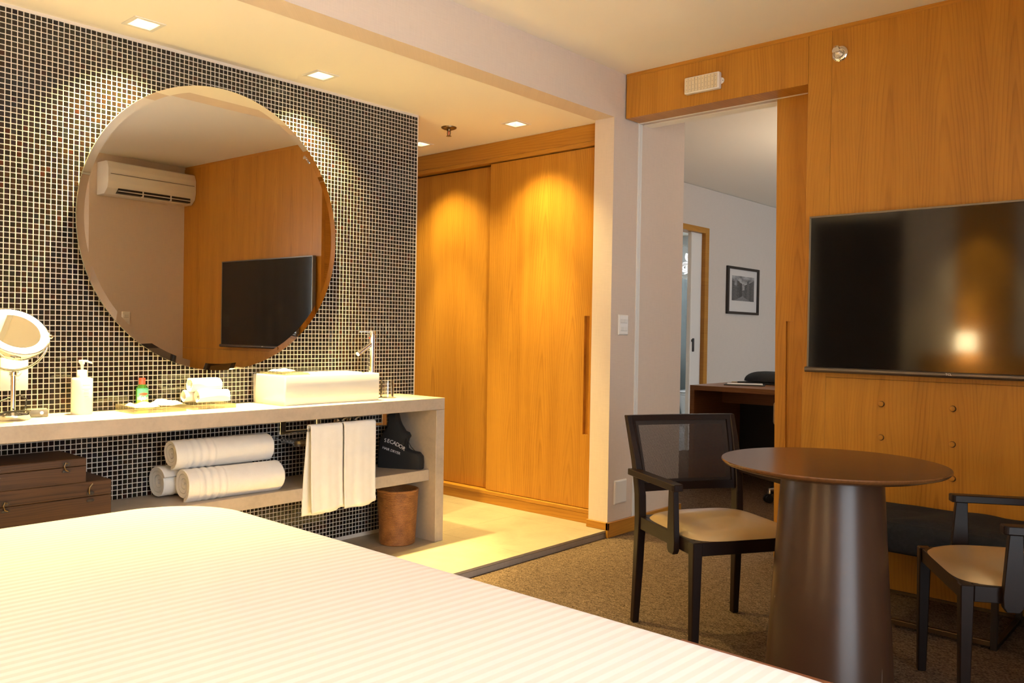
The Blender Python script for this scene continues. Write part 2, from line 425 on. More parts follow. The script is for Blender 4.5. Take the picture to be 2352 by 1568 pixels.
# partition with the beam over the vanity bay
wm = MB().box((XP-.13, YF-.1, ZL), (XP, 3.793, ZC)).box((XP-.13, 3.793, 0), (XP, 4.542, ZC)).box((-4.15, 4.46, 0), (XP-.13, 4.542, ZC)).build('wall_middle', 'paper'); struct(wm)
DOWN = [(-3.304, 1.486), (-3.314, 2.325), (-3.198, 3.573), (-4.017, 3.580), (-3.300, .650), (-3.300, -.190)]
bx = sorted({-4.7, XP-.131, *[round(x+d, 4) for x, _ in DOWN for d in (-.045, .045)]}); by = sorted({YF-.1, YW+.7, *[round(y+d, 4) for _, y in DOWN for d in (-.045, .045)]})
cl_ = MB(); vi = {}; vs, fs = [], []
for i, x in enumerate(bx):
    for j, y in enumerate(by): vi[i, j] = len(vs); vs.append((x, y, ZL))
for i in range(len(bx)-1):
    for j in range(len(by)-1):
        mx, my = (bx[i]+bx[i+1])/2, (by[j]+by[j+1])/2
        if not any(abs(mx-x) < .045 and abs(my-y) < .045 for x, y in DOWN): fs.append((vi[i, j], vi[i, j+1], vi[i+1, j+1], vi[i+1, j]))
cl_.raw(vs, fs); cl_.box((-4.7, YF-.1, ZL+.06), (XP-.131, YW+.7, ZL+.09))
struct(cl_.build('ceiling', 'ceil_low'))
struct(MB().box((XP-.13, YF-.1, ZC), (1.3, 4.13, ZC+.05)).build('ceiling', 'ceil'))
# neighbour room ceiling has a shallow soffit change
struct(MB().box((-4.2, 4.13, ZC), (1.3, 6.30, ZC+.05)).box((-4.2, 6.30, ZC+.004), (1.3, 9.7, ZC+.05)).build('ceiling', 'ceil'))
# side wall of the passage behind the mosaic wall
struct(MB().box((-4.78, YF-.1, 0), (-4.7, YW+.7, ZC)).build('wall_passage', 'paper'))

# teak wall with header over the doorway
wb = MB().box((-1.624, YB+.006, 0), (XR+.2, 4.0, ZC)).box((XP+.004, YB+.004, ZL+.02), (-1.624, 4.02, ZC)).build('wall_back', 'seam'); struct(wb)
XJ, ZJ = -1.515, .937
MB().box((XP+.012, YB-.012, 2.319), (-1.628, 4.02, 2.545), .0012, 1).build('header_panel', 'teak_x2', wb)
MB().box((-1.6265, YB-.012, 0), (XJ-.0004, YB+.02, 2.545), .0008, 1).build('wall_panel', 'teak_x', wb)
MB().box((XJ+.0004, YB-.012, ZJ+.001), (XR, YB+.02, 2.545), .0008, 1).build('wall_panel', 'teak_x', wb)
MB().box((XJ+.0004, YB-.012, .012), (XR, YB+.02, ZJ-.0002), .0006, 1).build('wall_panel', 'teak_x', wb)
MB().box((XP+.006, YB-.006, 2.547), (XR, YB+.02, ZC), 0).build('top_strip', 'teak_h', wb)
MB().box((-1.6265, YB-.016, 0), (XR, YB-.0, .011), 0).build('foot_strip', 'brass', wb)
MB().box((-1.6268, YB+.021, 0), (-1.620, 4.02, 2.545)).build('edge_strip', 'teak_hy', wb)
for px, pz in ((-1.263, .829), (-.972, .829), (-1.262, .680), (-.971, .678), (-1.262, .532), (-.968, .533)):
    MB().lathe([(.0115, -.002), (.0115, .0075), (.0105, .0092), (.0075, .0098), (0, .010)], 20, T((px, YB-.012, pz), PI/2)).build('wood_plug', 'teak_x', wb, smooth=True)
    MB().lathe([(.0135, 0), (.0135, .0003), (.0116, .0003), (.0116, 0)], 24, T((px+.0006, YB-.0121, pz-.0004), PI/2)).build('plug_shade_ring', 'seam', wb)  # dark offset ring painted in as the shadow round each plug
# plaster lintel and reveal behind the sliding leaf
struct(MB().box((XP, 4.094, 2.322), (1.3, 4.16, ZC)).box((XP, 4.02, 2.345), (1.3, 4.094, ZC)).box((-.85, 4.094, 0), (1.3, 4.16, 2.322)).build('wall_lintel', 'paper'))
MB().box((XP, 4.021, 2.3195), (-1.6, 4.0425, 2.345)).box((XP, 4.0855, 2.3195), (-.9, 4.16, 2.3225)).build('trim_3', 'ceil')['kind'] = 'structure'
# white seal strip on the partition where the leaf closes
struct(MB().box((XP, 4.028, 0), (XP+.006, 4.046, 2.3195), .001, 1).box((XP, 4.049, 0), (XP+.006, 4.066, 2.3195), .001, 1).build('trim_1', 'white_m'))
# sliding leaf, hanging slightly out of plumb
dl = MB()
X0, X1, Y0, Y1, Z0, Z1 = -1.842, -.92, 4.044, 4.082, .008, 2.34
gx0, gx1, gz0, gz1 = -1.786, -1.750, .56, 1.199
dl.box((X0, Y0, Z0), (gx0, Y1, Z1)).box((gx1, Y0, Z0), (X1, Y1, Z1)).box((gx0, Y0, Z0), (gx1, Y1, gz0)).box((gx0, Y0, gz1), (gx1, Y1, Z1)).box((gx0, Y0+.012, gz0), (gx1, Y1, gz1))
leaf = dl.build('door_1', 'teak_leaf', None, (-1.842, 4.06, .008)); struct(leaf); leaf.rotation_euler = (0, -.0117, 0)
leaf.location.x += .019

# baseboards
bbm = 'teak_hy'
struct(MB().box((XP, 3.7925, 0), (XP+.014, 4.5415, .083), .002, 1).build('baseboard_middle', bbm))
struct(MB().box((XP-.135, 3.778, ZS), (XP+.014, 3.792, .083), .002, 1).box((XP-.002, 3.778, 0), (XP+.014, 3.792, .083), .002, 1).build('baseboard_jamb', 'teak_h'))
struct(MB().box((XP, 4.542, 0), (XP+.014, 4.556, .083)).box((-4.1, 4.542, 0), (XP, 4.556, .083)).build('baseboard_passage', 'teak_h'))
struct(MB().box((-4.1, 7.46, 0), (-4.088, 9.6, .083)).build('baseboard_far', bbm))

# right wall with the air conditioner and the return to the window wall
struct(MB().box((XR, 3.04, 0), (XR+.1, 4.0, ZC)).box((XR+.1, 3.04, 0), (1.3, 3.14, ZC)).build('wall_right', 'paper'))
wy0, wy1, wz0, wz1 = .00, 1.86, .10, 2.40
struct(MB().box((XWIN, YF-.1, 0), (XWIN+.12, wy0, ZC)).box((XWIN, wy1, 0), (XWIN+.12, 3.04, ZC)).box((XWIN, wy0, 0), (XWIN+.12, wy1, wz0)).box((XWIN, wy0, wz1), (XWIN+.12, wy1, ZC)).build('wall_window', 'paper'))
def window(name, x, y0, y1, z0, z1):
    f = MB().box((x+.02, y0, z0), (x+.08, y0+.05, z1)).box((x+.02, y1-.05, z0), (x+.08, y1, z1)).box((x+.02, y0, z0), (x+.08, y1, z0+.05)).box((x+.02, y0, z1-.05), (x+.08, y1, z1)).box((x+.03, (y0+y1)/2-.025, z0), (x+.07, (y0+y1)/2+.025, z1))
    o = struct(f.build(name, 'white_m'))
    for a, b in ((y0+.05, (y0+y1)/2-.025), ((y0+y1)/2+.025, y1-.05)):
        MB().box((x+.048, a, z0+.05), (x+.052, b, z1-.05)).build('pane', 'pane', o)
    return o
window('window_1', XWIN, wy0, wy1, wz0, wz1)
struct(MB().box((-2.62, YF-.1, 0), (1.3, YF, ZC)).build('wall_front', 'paper'))
struct(MB().box((-4.7, YF-.1, 0), (-2.621, YF, ZC)).build('wall_front', 'chair_wood'))
# neighbour room shell
struct(MB().box((-4.2, 4.54, 0), (-4.1, 6.55, ZC)).box((-4.2, 7.40, 0), (-4.1, 9.7, ZC)).box((-4.2, 6.55, 2.135), (-4.1, 7.40, ZC)).build('wall_far', 'paper2'))
struct(MB().box((-4.2, 9.62, 0), (1.3, 9.72, ZC)).build('wall_end', 'paper2'))
ny0, ny1, nz0, nz1 = 7.5, 9.4, .4, 2.3
struct(MB().box((XWIN, 4.16, 0), (XWIN+.12, ny0, ZC)).box((XWIN, ny1, 0), (XWIN+.12, 9.7, ZC)).box((XWIN, ny0, 0), (XWIN+.12, ny1, nz0)).box((XWIN, ny0, nz1), (XWIN+.12, ny1, ZC)).build('wall_window', 'paper2'))
window('window_2', XWIN, ny0, ny1, nz0, nz1)

# ------------------------------------------------------------------ mosaic on the left wall
PITCH, TS = .02037, .0172
TONES = [(.008, .006, .005), (.012, .007, .005), (.016, .009, .007), (.010, .010, .011), (.020, .010, .006), (.011, .006, .009), (.024, .012, .006), (.014, .012, .007), (.034, .010, .006)]
TW = [6, 5, 5, 3, 3, 3, 1, 3, .6]
def tile_geo(w, h, rnd):
    d = .0016; b = .0012; tl = [rnd.uniform(-.00011, .00011) for _ in range(2)]
    def zz(y, z): return d + tl[0]*(y/(w/2)) + tl[1]*(z/(h/2))
    o = [(-w/2, -h/2), (w/2, -h/2), (w/2, h/2), (-w/2, h/2)]
    i = [(-w/2+b, -h/2+b), (w/2-b, -h/2+b), (w/2-b, h/2-b), (-w/2+b, h/2-b)]
    vs = [(0, y, z) for y, z in o] + [(zz(y, z), y, z) for y, z in i]
    fs = [(4, 5, 6, 7)] + [(k, (k+1) % 4, 4+(k+1) % 4, 4+k) for k in range(4)]
    return vs, fs
def to_cam(p):
    d = Vector(p) - Vector((0, 0, 1.12)); k = 1924.409/d.dot(CAM_F); return 1176 + k*d.dot(CAM_R), 784 - k*d.dot(CAM_U)
rnd = random.Random(3)
top = ZL - .012; yend = 3.096
cells = []
for ci in range(int((yend - .72)/PITCH)):
    y = yend - PITCH*(ci + .5)
    for ri in range(int((top - ZS)/PITCH)):
        cells.append((ci, ri, y, top - PITCH*(ri + .5)))
sy, sz, srad = 1.905, 1.552, .61          # behind the mirror nothing shows
near = []
for c in cells:
    px, py = to_cam((XT, c[2], c[3]))
    if 4 < px < 330 and 4 < py < 940 and (c[2]-sy)**2 + (c[3]-sz)**2 > srad**2 and not (px < 112 and py > 700): near.append((c[2], c))
near.sort(key=lambda t: t[0]); near = [c for _, c in near[:300]]; near_set = set((c[0], c[1]) for c in near)
variants = []
for k in range(len(TONES)):
    for v in range(2):
        vs, fs = tile_geo(TS, TS, rnd); me = bpy.data.meshes.new('tile'); me.from_pydata(vs, [], fs); me.update()
        at = me.color_attributes.new('tone', 'FLOAT_COLOR', 'CORNER')
        at.data.foreach_set('color', [x for _ in range(len(me.loops)) for x in (*TONES[k], 1)])
        me.materials.append(M['mosaic']); variants.append((k, me))
def pick_tone(): return rnd.choices(range(len(TONES)), TW)[0]
for c in near:
    k = pick_tone(); me = variants[k*2 + rnd.randint(0, 1)][1]
    o = bpy.data.objects.new('tile', me); COL.objects.link(o); o.parent = wl; o.location = (XT, c[2] + rnd.uniform(-.0003, .0003), c[3] + rnd.uniform(-.0003, .0003))
VS, FS, CS = [], [], []
for c in cells:
    if (c[0], c[1]) in near_set: continue
    vs, fs = tile_geo(TS + rnd.uniform(-.0003, .0002), TS + rnd.uniform(-.0003, .0002), rnd); b = len(VS); k = pick_tone()
    dy, dz = rnd.uniform(-.0003, .0003), rnd.uniform(-.0003, .0003)
    VS += [(x + XT, y + c[2] + dy, z + c[3] + dz) for x, y, z in vs]; FS += [tuple(i + b for i in f) for f in fs]
    CS += [x for _ in range(20) for x in (*TONES[k], 1)]
me = bpy.data.meshes.new('mosaic_field'); me.from_pydata(VS, [], FS); me.update()
me.color_attributes.new('tone', 'FLOAT_COLOR', 'CORNER').data.foreach_set('color', CS); me.materials.append(M['mosaic'])
o = bpy.data.objects.new('mosaic_field', me); COL.objects.link(o); o.parent = wl; o['kind'] = 'stuff'
MB().box((XT-.14, 3.0965, ZS), (XT+.001, 3.1005, ZL)).build('edge_bead', 'grout', wl)

# ------------------------------------------------------------------ vanity
van = thing('vanity_counter', 'beige stone vanity counter with open shelf along the mosaic wall', 'counter', (XT+.18, 1.4, ZS))
MB().box((XT+.002, -.80, .719), (-3.139, 2.992, .779), .0015, 1).build('countertop', 'stone', van, smooth=True)
MB().box((XT+.002, 2.935, ZS), (-3.139, 2.992, .7185), .0015, 1).build('side_panel', 'stone', van, smooth=True)
MB().box((XT+.002, -.80, .352), (-3.188, 2.9345, .409), .0015, 1).build('shelf', 'stone', van, smooth=True)
MB().box((XT+.002, -.80, ZS), (-3.139, -.745, .7185), .0015, 1).build('side_panel', 'stone', van, smooth=True)
ZK = .7792   # on the counter
ZSH = .4092  # on the shelf

# vessel sink: open box with thin rim
sk = thing('vessel_sink', 'white rectangular porcelain vessel sink standing on the stone counter', 'sink', (-3.35, 2.355, ZK))
sx0, sx1, sy0, sy1, sz0, sz1 = -3.482, -3.214, 2.088, 2.624, ZK, .913
def rrect(x0, x1, y0, y1, r, n=5):
    P = []
    for cx, cy, a0 in ((x1-r, y1-r, 0), (x0+r, y1-r, PI/2), (x0+r, y0+r, PI), (x1-r, y0+r, 1.5*PI)):
        for k in range(n+1): P.append((cx + r*math.cos(a0 + PI/2*k/n), cy + r*math.sin(a0 + PI/2*k/n)))
    return P
def loops(mb, loopz, cap0=True, cap1=True):
    b2 = bmesh.new(); L = [[b2.verts.new((x, y, z)) for x, y in P] for P, z in loopz]; n = len(L[0])
    for A, B in zip(L, L[1:]):
        for i in range(n): b2.faces.new((A[i], A[(i+1) % n], B[(i+1) % n], B[i]))
    if cap0: b2.faces.new(L[0][::-1])
    if cap1: b2.faces.new(L[-1])
    bmesh.ops.recalc_face_normals(b2, faces=b2.faces[:]); mb._merge(b2); return mb
def inset(d, r): return rrect(sx0+d, sx1-d, sy0+d, sy1-d, r)
loops(MB(), [(inset(.004, .006), sz0), (inset(.002, .008), sz0+.003), (inset(0, .009), sz1-.006), (inset(.002, .009), sz1-.0015), (inset(.006, .009), sz1), (inset(.014, .012), sz1), (inset(.018, .012), sz1-.003), (inset(.022, .02), sz1-.05), (inset(.04, .03), sz1-.10), (inset(.08, .03), sz1-.108)]).build('basin', 'porcelain', sk, smooth=True)
MB().lathe([(.022, 0), (.022, .003), (.015, .004), (0, .004)], 20, T((-3.35, 2.36, sz1-.1078))).build('drain', 'chrome', sk, smooth=True)

# tall faucet beside the sink
fx, fy = -3.335, 2.668
fa = thing('tall_faucet', 'tall chrome single lever faucet between vessel sink and tumbler', 'faucet', (fx, fy, ZK))
MB().lathe([(.024, 0), (.024, .004), (.0175, .006), (.0165, .02), (.0165, .30)], 28, T((fx, fy, ZK))).build('body', 'chrome', fa, smooth=True)
MB().lathe([(.0172, .301), (.0172, .336), (.0160, .3385), (0, .3385)], 28, T((fx, fy, ZK))).build('cap', 'chrome', fa, smooth=True)
dd = Vector((.12, -1, 0)).normalized()
MB().box((-.005, 0, 0), (.005, .092, .0042), .0015, 1, basis((fx, fy, ZK+.331), (-dd.y, dd.x, 0), dd, (0, 0, 1))).build('lever', 'chrome', fa, smooth=True)
a = Vector((fx, fy, ZK+.277)); b_ = a + dd*.098 + Vector((0, 0, -.054))
MB().tube([a, b_], [.0125, .0115], 18).build('spout', 'chrome', fa, smooth=True)
MB().lathe([(.0045, 0), (.0045, .0012), (0, .0014)], 14, basis(a + dd*.0165 + Vector((0, 0, .026)), (0, 0, 1), (dd.y, -dd.x, 0), dd)).build('hot_dot', 'red', fa, smooth=True)

# tumbler upside down on a dark coaster
gx, gy = -3.315, 2.752
MB().lathe([(.046, 0), (.046, .0018), (0, .0018)], 32, T((gx, gy, ZK))).build('round_coaster', 'grey_pl', None, (gx, gy, ZK))
tag(bpy.data.objects['round_coaster'], 'small dark round coaster under the clear tumbler', 'coaster')
gl = thing('glass_tumbler', 'clear glass tumbler upside down on dark coaster right of sink', 'glass', (gx, gy, ZK+.0019))
zz = ZK+.0019
MB().lathe([(.0345, 0), (.0345, .004), (.0325, .088), (.0315, .0915), (.0, .0915), (0, .078), (.0295, .077), (.0325, .004), (.0328, 0)], 40, T((gx, gy, zz)), cap=False).build('tumbler_body', 'tumbler', gl, smooth=True)

# ------------------------------------------------------------------ round mirror
DLT = .028; mn = Vector((math.cos(DLT), math.sin(DLT), 0)); mc = Vector((-3.441, 1.905, 1.553))
mm = basis(mc, (-mn.y, mn.x, 0), (0, 0, 1), mn)
mi = thing('round_mirror', 'large frameless round mirror with sloped glass edge on black mosaic wall', 'mirror', mc)
MB().lathe([(.592, .0042), (0, .0042)], 128, mm, cap=False).build('glass', 'mirror', mi, smooth=False)
MB().lathe([(.6205, .0032), (.592, .0042)], 128, mm, cap=False).build('bevel', 'mirror', mi, smooth=True)
MB().lathe([(.619, -.005), (.6205, -.0035), (.6205, .0032)], 128, mm).build('backing', 'mirror_edge', mi, smooth=True)
for dy, dz in ((-.3, .3), (.3, .3), (-.3, -.3), (.3, -.3)):
    p = mm @ Vector((dy, dz, -.005))
    MB().box((XT+.0008, p.y-.03, p.z-.03), (p.x+.001, p.y+.03, p.z+.03)).build('mount_block', 'white_m', mi)

# ------------------------------------------------------------------ wardrobe
wr = thing('built_in_wardrobe', 'teak built in wardrobe with two sliding doors', 'wardrobe', (-3.6, YW+.3, ZS))
XW0, XW1 = -4.695, XP-.131
MB().box((XW0, YW, 2.214), (XW1, YW+.03, ZL-.001), .0008, 1).build('head_board', 'teak_h', wr)
MB().box((XW0, YW-.003, 2.187), (-2.825, YW+.10, 2.213), .002, 1).build('head_rail', 'teak_h', wr)
MB().box((-2.824, YW-.003, ZS), (XW1, YW+.10, 2.213), .002, 1).build('side_stile', 'teak_x2', wr)
MB().box((XW0, YW-.003, .098), (-2.825, YW+.10, .121), .002, 1).build('bottom_rail', 'teak_h', wr)
MB().box((XW0, YW, ZS), (-2.825, YW+.03, .097), .0008, 1).build('plinth', 'teak_h', wr)
MB().box((XW0, YW+.12, ZS), (XW1, YW+.6, ZL-.001)).build('carcass', 'seam', wr)
dz0, dz1 = .1245, 2.1805
gx0, gx1, gz0, gz1 = -2.895, -2.858, .544, 1.223
yd = YW+.014
MB().box((-3.652, yd, dz0), (gx0, yd+.03, dz1)).box((gx1, yd, dz0), (-2.8285, yd+.03, dz1)).box((gx0, yd, dz0), (gx1, yd+.03, gz0)).box((gx0, yd, gz1), (gx1, yd+.03, dz1)).box((gx0, yd+.022, gz0), (gx1, yd+.03, gz1)).build('sliding_door', 'teak_door', wr)
MB().box((XW0, yd+.036, dz0), (-3.63, yd+.066, dz1-.004), .0006, 1).build('sliding_door', 'teak_door2', wr)

# ------------------------------------------------------------------ downlights
def downlight(x, y, label, beam, core):
    t = thing('recessed_downlight', label, 'ceiling light', (x, y, ZL), 0, 'square downlights over the vanity bay')
    f = MB()
    for a, b in (((-.062, -.062), (.062, -.045)), ((-.062, .045), (.062, .062)), ((-.062, -.045), (-.045, .045)), ((.045, -.045), (.062, .045))):
        f.box((x+a[0], y+a[1], ZL-.0035), (x+b[0], y+b[1], ZL-.0002), .0008, 1)
    f.build('trim_frame', 'white_m', t)
    b2 = MB()
    w = .045; vs = []
    for d, z in ((w, ZL-.003), (.03, ZL+.026)):
        vs += [(x-d, y-d, z), (x+d, y-d, z), (x+d, y+d, z), (x-d, y+d, z)]
    b2.raw(vs, [(k, 4+k, 4+(k+1) % 4, (k+1) % 4) for k in range(4)] + [(4, 7, 6, 5)]).build('reflector', 'white', t)
    MB().lathe([(.022, -.004), (.024, 0), (0, 0)], 20, T((x, y, ZL+.0255))).build('lamp_face', 'glow', t)
    l = lamp('downlight_beam', 'SPOT', (x, y, ZL-.006), beam, WARM, spot_size=R(104), spot_blend=.85, shadow_soft_size=.03)
    l2 = lamp('downlight_core', 'SPOT', (x, y, ZL-.006), core, WARM, spot_size=R(50), spot_blend=.7, shadow_soft_size=.03)
    l.parent = t; l.location = (0, 0, -.006); l2.parent = t; l2.location = (0, 0, -.006)
    return t
downlight(-3.304, 1.486, 'square recessed downlight nearest the camera above left of mirror', 140, 400)
downlight(-3.314, 2.325, 'square recessed downlight above right edge of the round mirror', 140, 400)
downlight(-3.198, 3.573, 'square recessed downlight in front of the right wardrobe door', 40, 80)
downlight(-4.017, 3.580, 'square recessed downlight half hidden behind the mosaic wall corner', 40, 80)
# the same row runs on outside the picture
downlight(-3.300, .650, 'square recessed downlight outside the picture above left counter', 16, 60)
downlight(-3.300, -.190, 'square recessed downlight outside the picture above counter end', 10, 30)

# ------------------------------------------------------------------ things on the counter
# illuminated make-up mirror
bxp, byp = -3.335, 1.045
mk = thing('makeup_mirror', 'chrome makeup mirror with glowing ring light at left end of counter', 'mirror', (bxp, byp, ZK))
MB().lathe([(.054, 0), (.056, .003), (.056, .018), (.052, .021), (.018, .026), (.012, .032), (0, .033)], 48, T((bxp, byp, ZK))).build('base', 'chrome', mk, smooth=True)
MB().lathe([(.0085, .03), (.0085, .158), (.012, .160), (.012, .170), (.0085, .174)], 20, T((bxp, byp, ZK))).build('stem', 'chrome', mk, smooth=True)
vd = (Vector((bxp, byp, 1.1)) - Vector((0, 0, 1.12))).normalized()
nrm = (-.563*vd + .826*(.45*CAM_R + .89*CAM_U)).normalized()
ax = nrm.cross(Vector((0, 0, 1))).normalized()          # horizontal pivot axis
piv = Vector((bxp, byp, 1.077)); RR_ = .106
upv = nrm.cross(ax) if nrm.cross(ax).z > 0 else -nrm.cross(ax)
hd = basis(piv, ax, nrm.cross(ax), nrm)
MB().lathe([(.03, -.034), (.075, -.030), (.100, -.016), (RR_+.004, .008), (RR_+.006, .022), (RR_+.005, .027), (RR_, .0283)], 64, hd, cap=False).build('housing', 'chrome', mk, smooth=True)
MB().lathe([(RR_, .0285), (.080, .0287)], 64, hd, cap=False).build('ring_light', 'ring_glow', mk)
MB().lathe([(.080, .0288), (0, .0270)], 64, hd, cap=False).build('mirror_glass', 'mirror', mk, smooth=True)
pts = []
for k in range(25):
    a = PI + PI*k/24
    pts.append(piv + ax*.122*math.cos(a) + Vector((0, 0, 1))*.122*math.sin(a))
MB().tube(pts, .0052, 10).build('fork', 'chrome', mk, smooth=True)
for s_ in (-1, 1):
    MB().lathe([(.006, -.012), (.009, -.008), (.009, .008), (.005, .011), (0, .012)], 16, basis(piv + ax*.122*s_, (0, 0, 1), ax.cross(Vector((0, 0, 1))), ax)).build('pivot_knob', 'chrome', mk, smooth=True)
# power adapter with its cable
ad = thing('power_adapter', 'dark power adapter with switch lying beside makeup mirror base', 'adapter', (-3.375, 1.118, ZK))
am = T((-3.385, 1.142, ZK), 0, 0, R(-12))
MB().box((-.022, -.034, 0), (.022, .034, .030), .004, 2, am).build('case', 'grey_pl', ad, smooth=True)
MB().lathe([(.006, 0), (.006, .003), (0, .0035)], 14, am @ T((.022, .012, .016), 0, PI/2)).build('button', 'steel', ad, smooth=True)
MB().tube([(-3.372, 1.107, ZK+.015), (-3.30, 1.09, ZK+.034), (-3.27, 1.0, ZK+.034), (-3.28, .95, ZK+.012), (-3.30, .90, ZK+.004)], .0032, 8).build('lead', 'black', ad, smooth=True)
cb = [(-3.44, 1.10, ZK+.004), (-3.455, 1.125, ZK+.03), (-3.46, 1.13, ZK+.062), (-3.46, 1.105, ZK+.078), (-3.46, 1.07, ZK+.068), (-3.45, 1.02, ZK+.05), (-3.43, .97, ZK+.03), (-3.43, .92, ZK+.004)]
tag(MB().tube(cb, .003, 8).build('power_cable', 'black', None, (-3.45, 1.05, ZK), smooth=True), 'thin black cable looping up against the mosaic behind adapter', 'cable')
# socket plate on the mosaic
so = thing('wall_socket', 'white socket plate on mosaic behind the makeup mirror', 'socket', (XT+.002, 1.097, .875))
MB().box((XT+.0018, 1.050, .872), (XT+.0105, 1.145, .995), .002, 2).build('plate', 'white', so, smooth=True)
hexp = [(-.022, -.0105), (.013, -.0105), (.023, 0), (.013, .0105), (-.022, .0105)]
MB().prism(hexp, .0012, basis((XT+.0104, 1.10, .942), (0, 1, 0), (0, 0, 1), (1, 0, 0))).build('socket_insert', 'white_m', so)
for dy in (-.009, 0, .009):
    MB().lathe([(.0022, 0), (.0022, .0004), (0, .0004)], 12, basis((XT+.0116, 1.10+dy, .942 + (.003 if dy == 0 else 0)), (0, 1, 0), (0, 0, 1), (1, 0, 0))).build('pin_hole', 'black', so)
text_mesh('voltage_text', '110 V', .011, 'inkgrey', so, basis(Vector((XT+.0108, 1.10, .912)) - WORG[so.name], (0, 1, 0), (0, 0, 1), (1, 0, 0)))

# pump bottle
bx_, by_ = -3.395, 1.303
pb = thing('soap_dispenser', 'white pump bottle standing on the stone counter against mosaic', 'bottle', (bx_, by_, ZK))
MB().lathe([(.0365, 0), (.038, .003), (.038, .132), (.0365, .137), (.031, .1395), (.018, .141)], 48, T((bx_, by_, ZK))).build('bottle_body', 'white', pb, smooth=True)
MB().lathe([(.0185, .141), (.0185, .148), (.0175, .150), (.0175, .168), (.0160, .170), (.006, .171), (.005, .172), (.0065, .1915), (.009, .192), (.009, .205), (0, .206)], 32, T((bx_, by_, ZK))).build('pump', 'white_m', pb, smooth=True)
nd = Vector((.25, 1, 0)).normalized()
MB().prism([(-.012, .196), (-.012, .2085), (.016, .2085), (.034, .199), (.036, .194), (.033, .193), (.014, .200)], .011, basis(Vector((bx_, by_, ZK)) - Vector((-nd.y, nd.x, 0))*.0055, nd, (0, 0, 1), (nd.y, -nd.x, 0)) @ T((0, 0, -.011)), .0015, 1).build('nozzle', 'white_m', pb, smooth=True)
fcx = (Vector((0, 0, 1.12)) - Vector((bx_, by_, ZK+.07))); fcx.z = 0; fcx = fcx.normalized()
fcx = (Matrix.Rotation(R(24), 3, 'Z') @ fcx); fr_ = Vector((-fcx.y, fcx.x, 0))
def on_bottle(z, ang=0.0):
    n_ = Matrix.Rotation(ang, 3, 'Z') @ fcx
    return basis(n_*.0382 + Vector((0, 0, z)), (-n_.y, n_.x, 0), (0, 0, 1), n_)
text_mesh('label_print', 'Sabonete', .0078, 'inkgrey', pb, on_bottle(.113), .0001, shear=.3)
for q, (z, w) in enumerate(((.098, .032), (.093, .016), (.086, .018), (.080, .020), (.070, .016))):
    MB().box((-w/2, -.0005, 0), (w/2, .0005, .0002), 0, 1, on_bottle(z)).build('label_line', 'inkgrey', pb, local=True)

# crumpled sheet surface
def crumple(name, mat, cx, cy, z0, sx, sy, h, seed, parent=None, org=None, rot=0.0):
    rn = random.Random(seed); ks = [(rn.uniform(-30, 30), rn.uniform(-30, 30), rn.uniform(0, 6)) for _ in range(7)]
    def f(u, v):
        x, y = (u-.5)*sx, (v-.5)*sy
        t = sum(abs(math.sin(a*x*1.6 + b*y*1.6 + c)) for a, b, c in ks)/7
        e = min(1, 4*min(u, 1-u, v, 1-v) + .25)
        X = x*math.cos(rot) - y*math.sin(rot); Y = x*math.sin(rot) + y*math.cos(rot)
        return (cx + X*(1+.08*math.sin(7*v+seed)), cy + Y*(1+.1*math.sin(6*u+seed)), z0 + h*max(0, (1.3*t - .28))*e)
    b = MB().grid(f, 22, 22)
    o = b.build(name, mat, parent, org or (cx, cy, z0), smooth=False)
    md = o.modifiers.new('thickness', 'SOLIDIFY'); md.thickness = .0006; md.offset = 1
    return o
def acrylic_tray(label, x0, x1, y0, y1, h, name='acrylic_tray'):
    t = thing(name, label, 'tray', ((x0+x1)/2, (y0+y1)/2, ZK), 0, 'acrylic amenity trays on the counter')
    MB().box((x0, y0, ZK), (x1, y1, ZK+.004)).build('tray_base', 'acrylic', t)
    for a, b in (((x0, y0), (x0+.004, y1)), ((x1-.004, y0), (x1, y1)), ((x0+.0042, y0), (x1-.0042, y0+.004)), ((x0+.0042, y1-.004), (x1-.0042, y1))):
        MB().box((a[0], a[1], ZK+.0042), (b[0], b[1], ZK+h)).build('tray_side', 'acrylic', t)
    return t
acrylic_tray('clear acrylic tray holding wrapped amenities behind which mouthwash stands', -3.435, -3.268, 1.447, 1.662, .028)
acrylic_tray('clear acrylic tray under the three rolled face towels', -3.455, -3.282, 1.700, 1.893, .017)
tag(crumple('amenity_wrapper', 'wrap', -3.352, 1.515, ZK+.018, .13, .10, .022, 4), 'crumpled cream amenity wrapper at left end of the acrylic tray', 'wrapper')
tag(crumple('amenity_wrapper', 'wrap', -3.352, 1.605, ZK+.020, .12, .09, .030, 9, rot=.4), 'crumpled cream amenity wrapper at right end of the acrylic tray', 'wrapper')
tag(crumple('soap_wrapper', 'wrap', -3.36, 2.165, sz1+.0115, .10, .08, .016, 12, rot=.3), 'crumpled soap wrapper on clear dish over left sink rim', 'wrapper')
sd = thing('soap_dish', 'clear acrylic soap dish lying on left rim of vessel sink', 'dish', (-3.36, 2.165, sz1+.0004))
MB().box((-3.48, 2.105, sz1+.0005), (-3.235, 2.235, sz1+.0045), .001, 1).build('dish_plate', 'acrylic', sd)
for y in (2.107, 2.230): MB().box((-3.47, y, sz1+.0047), (-3.245, y+.003, sz1+.0105)).build('dish_side', 'acrylic', sd)

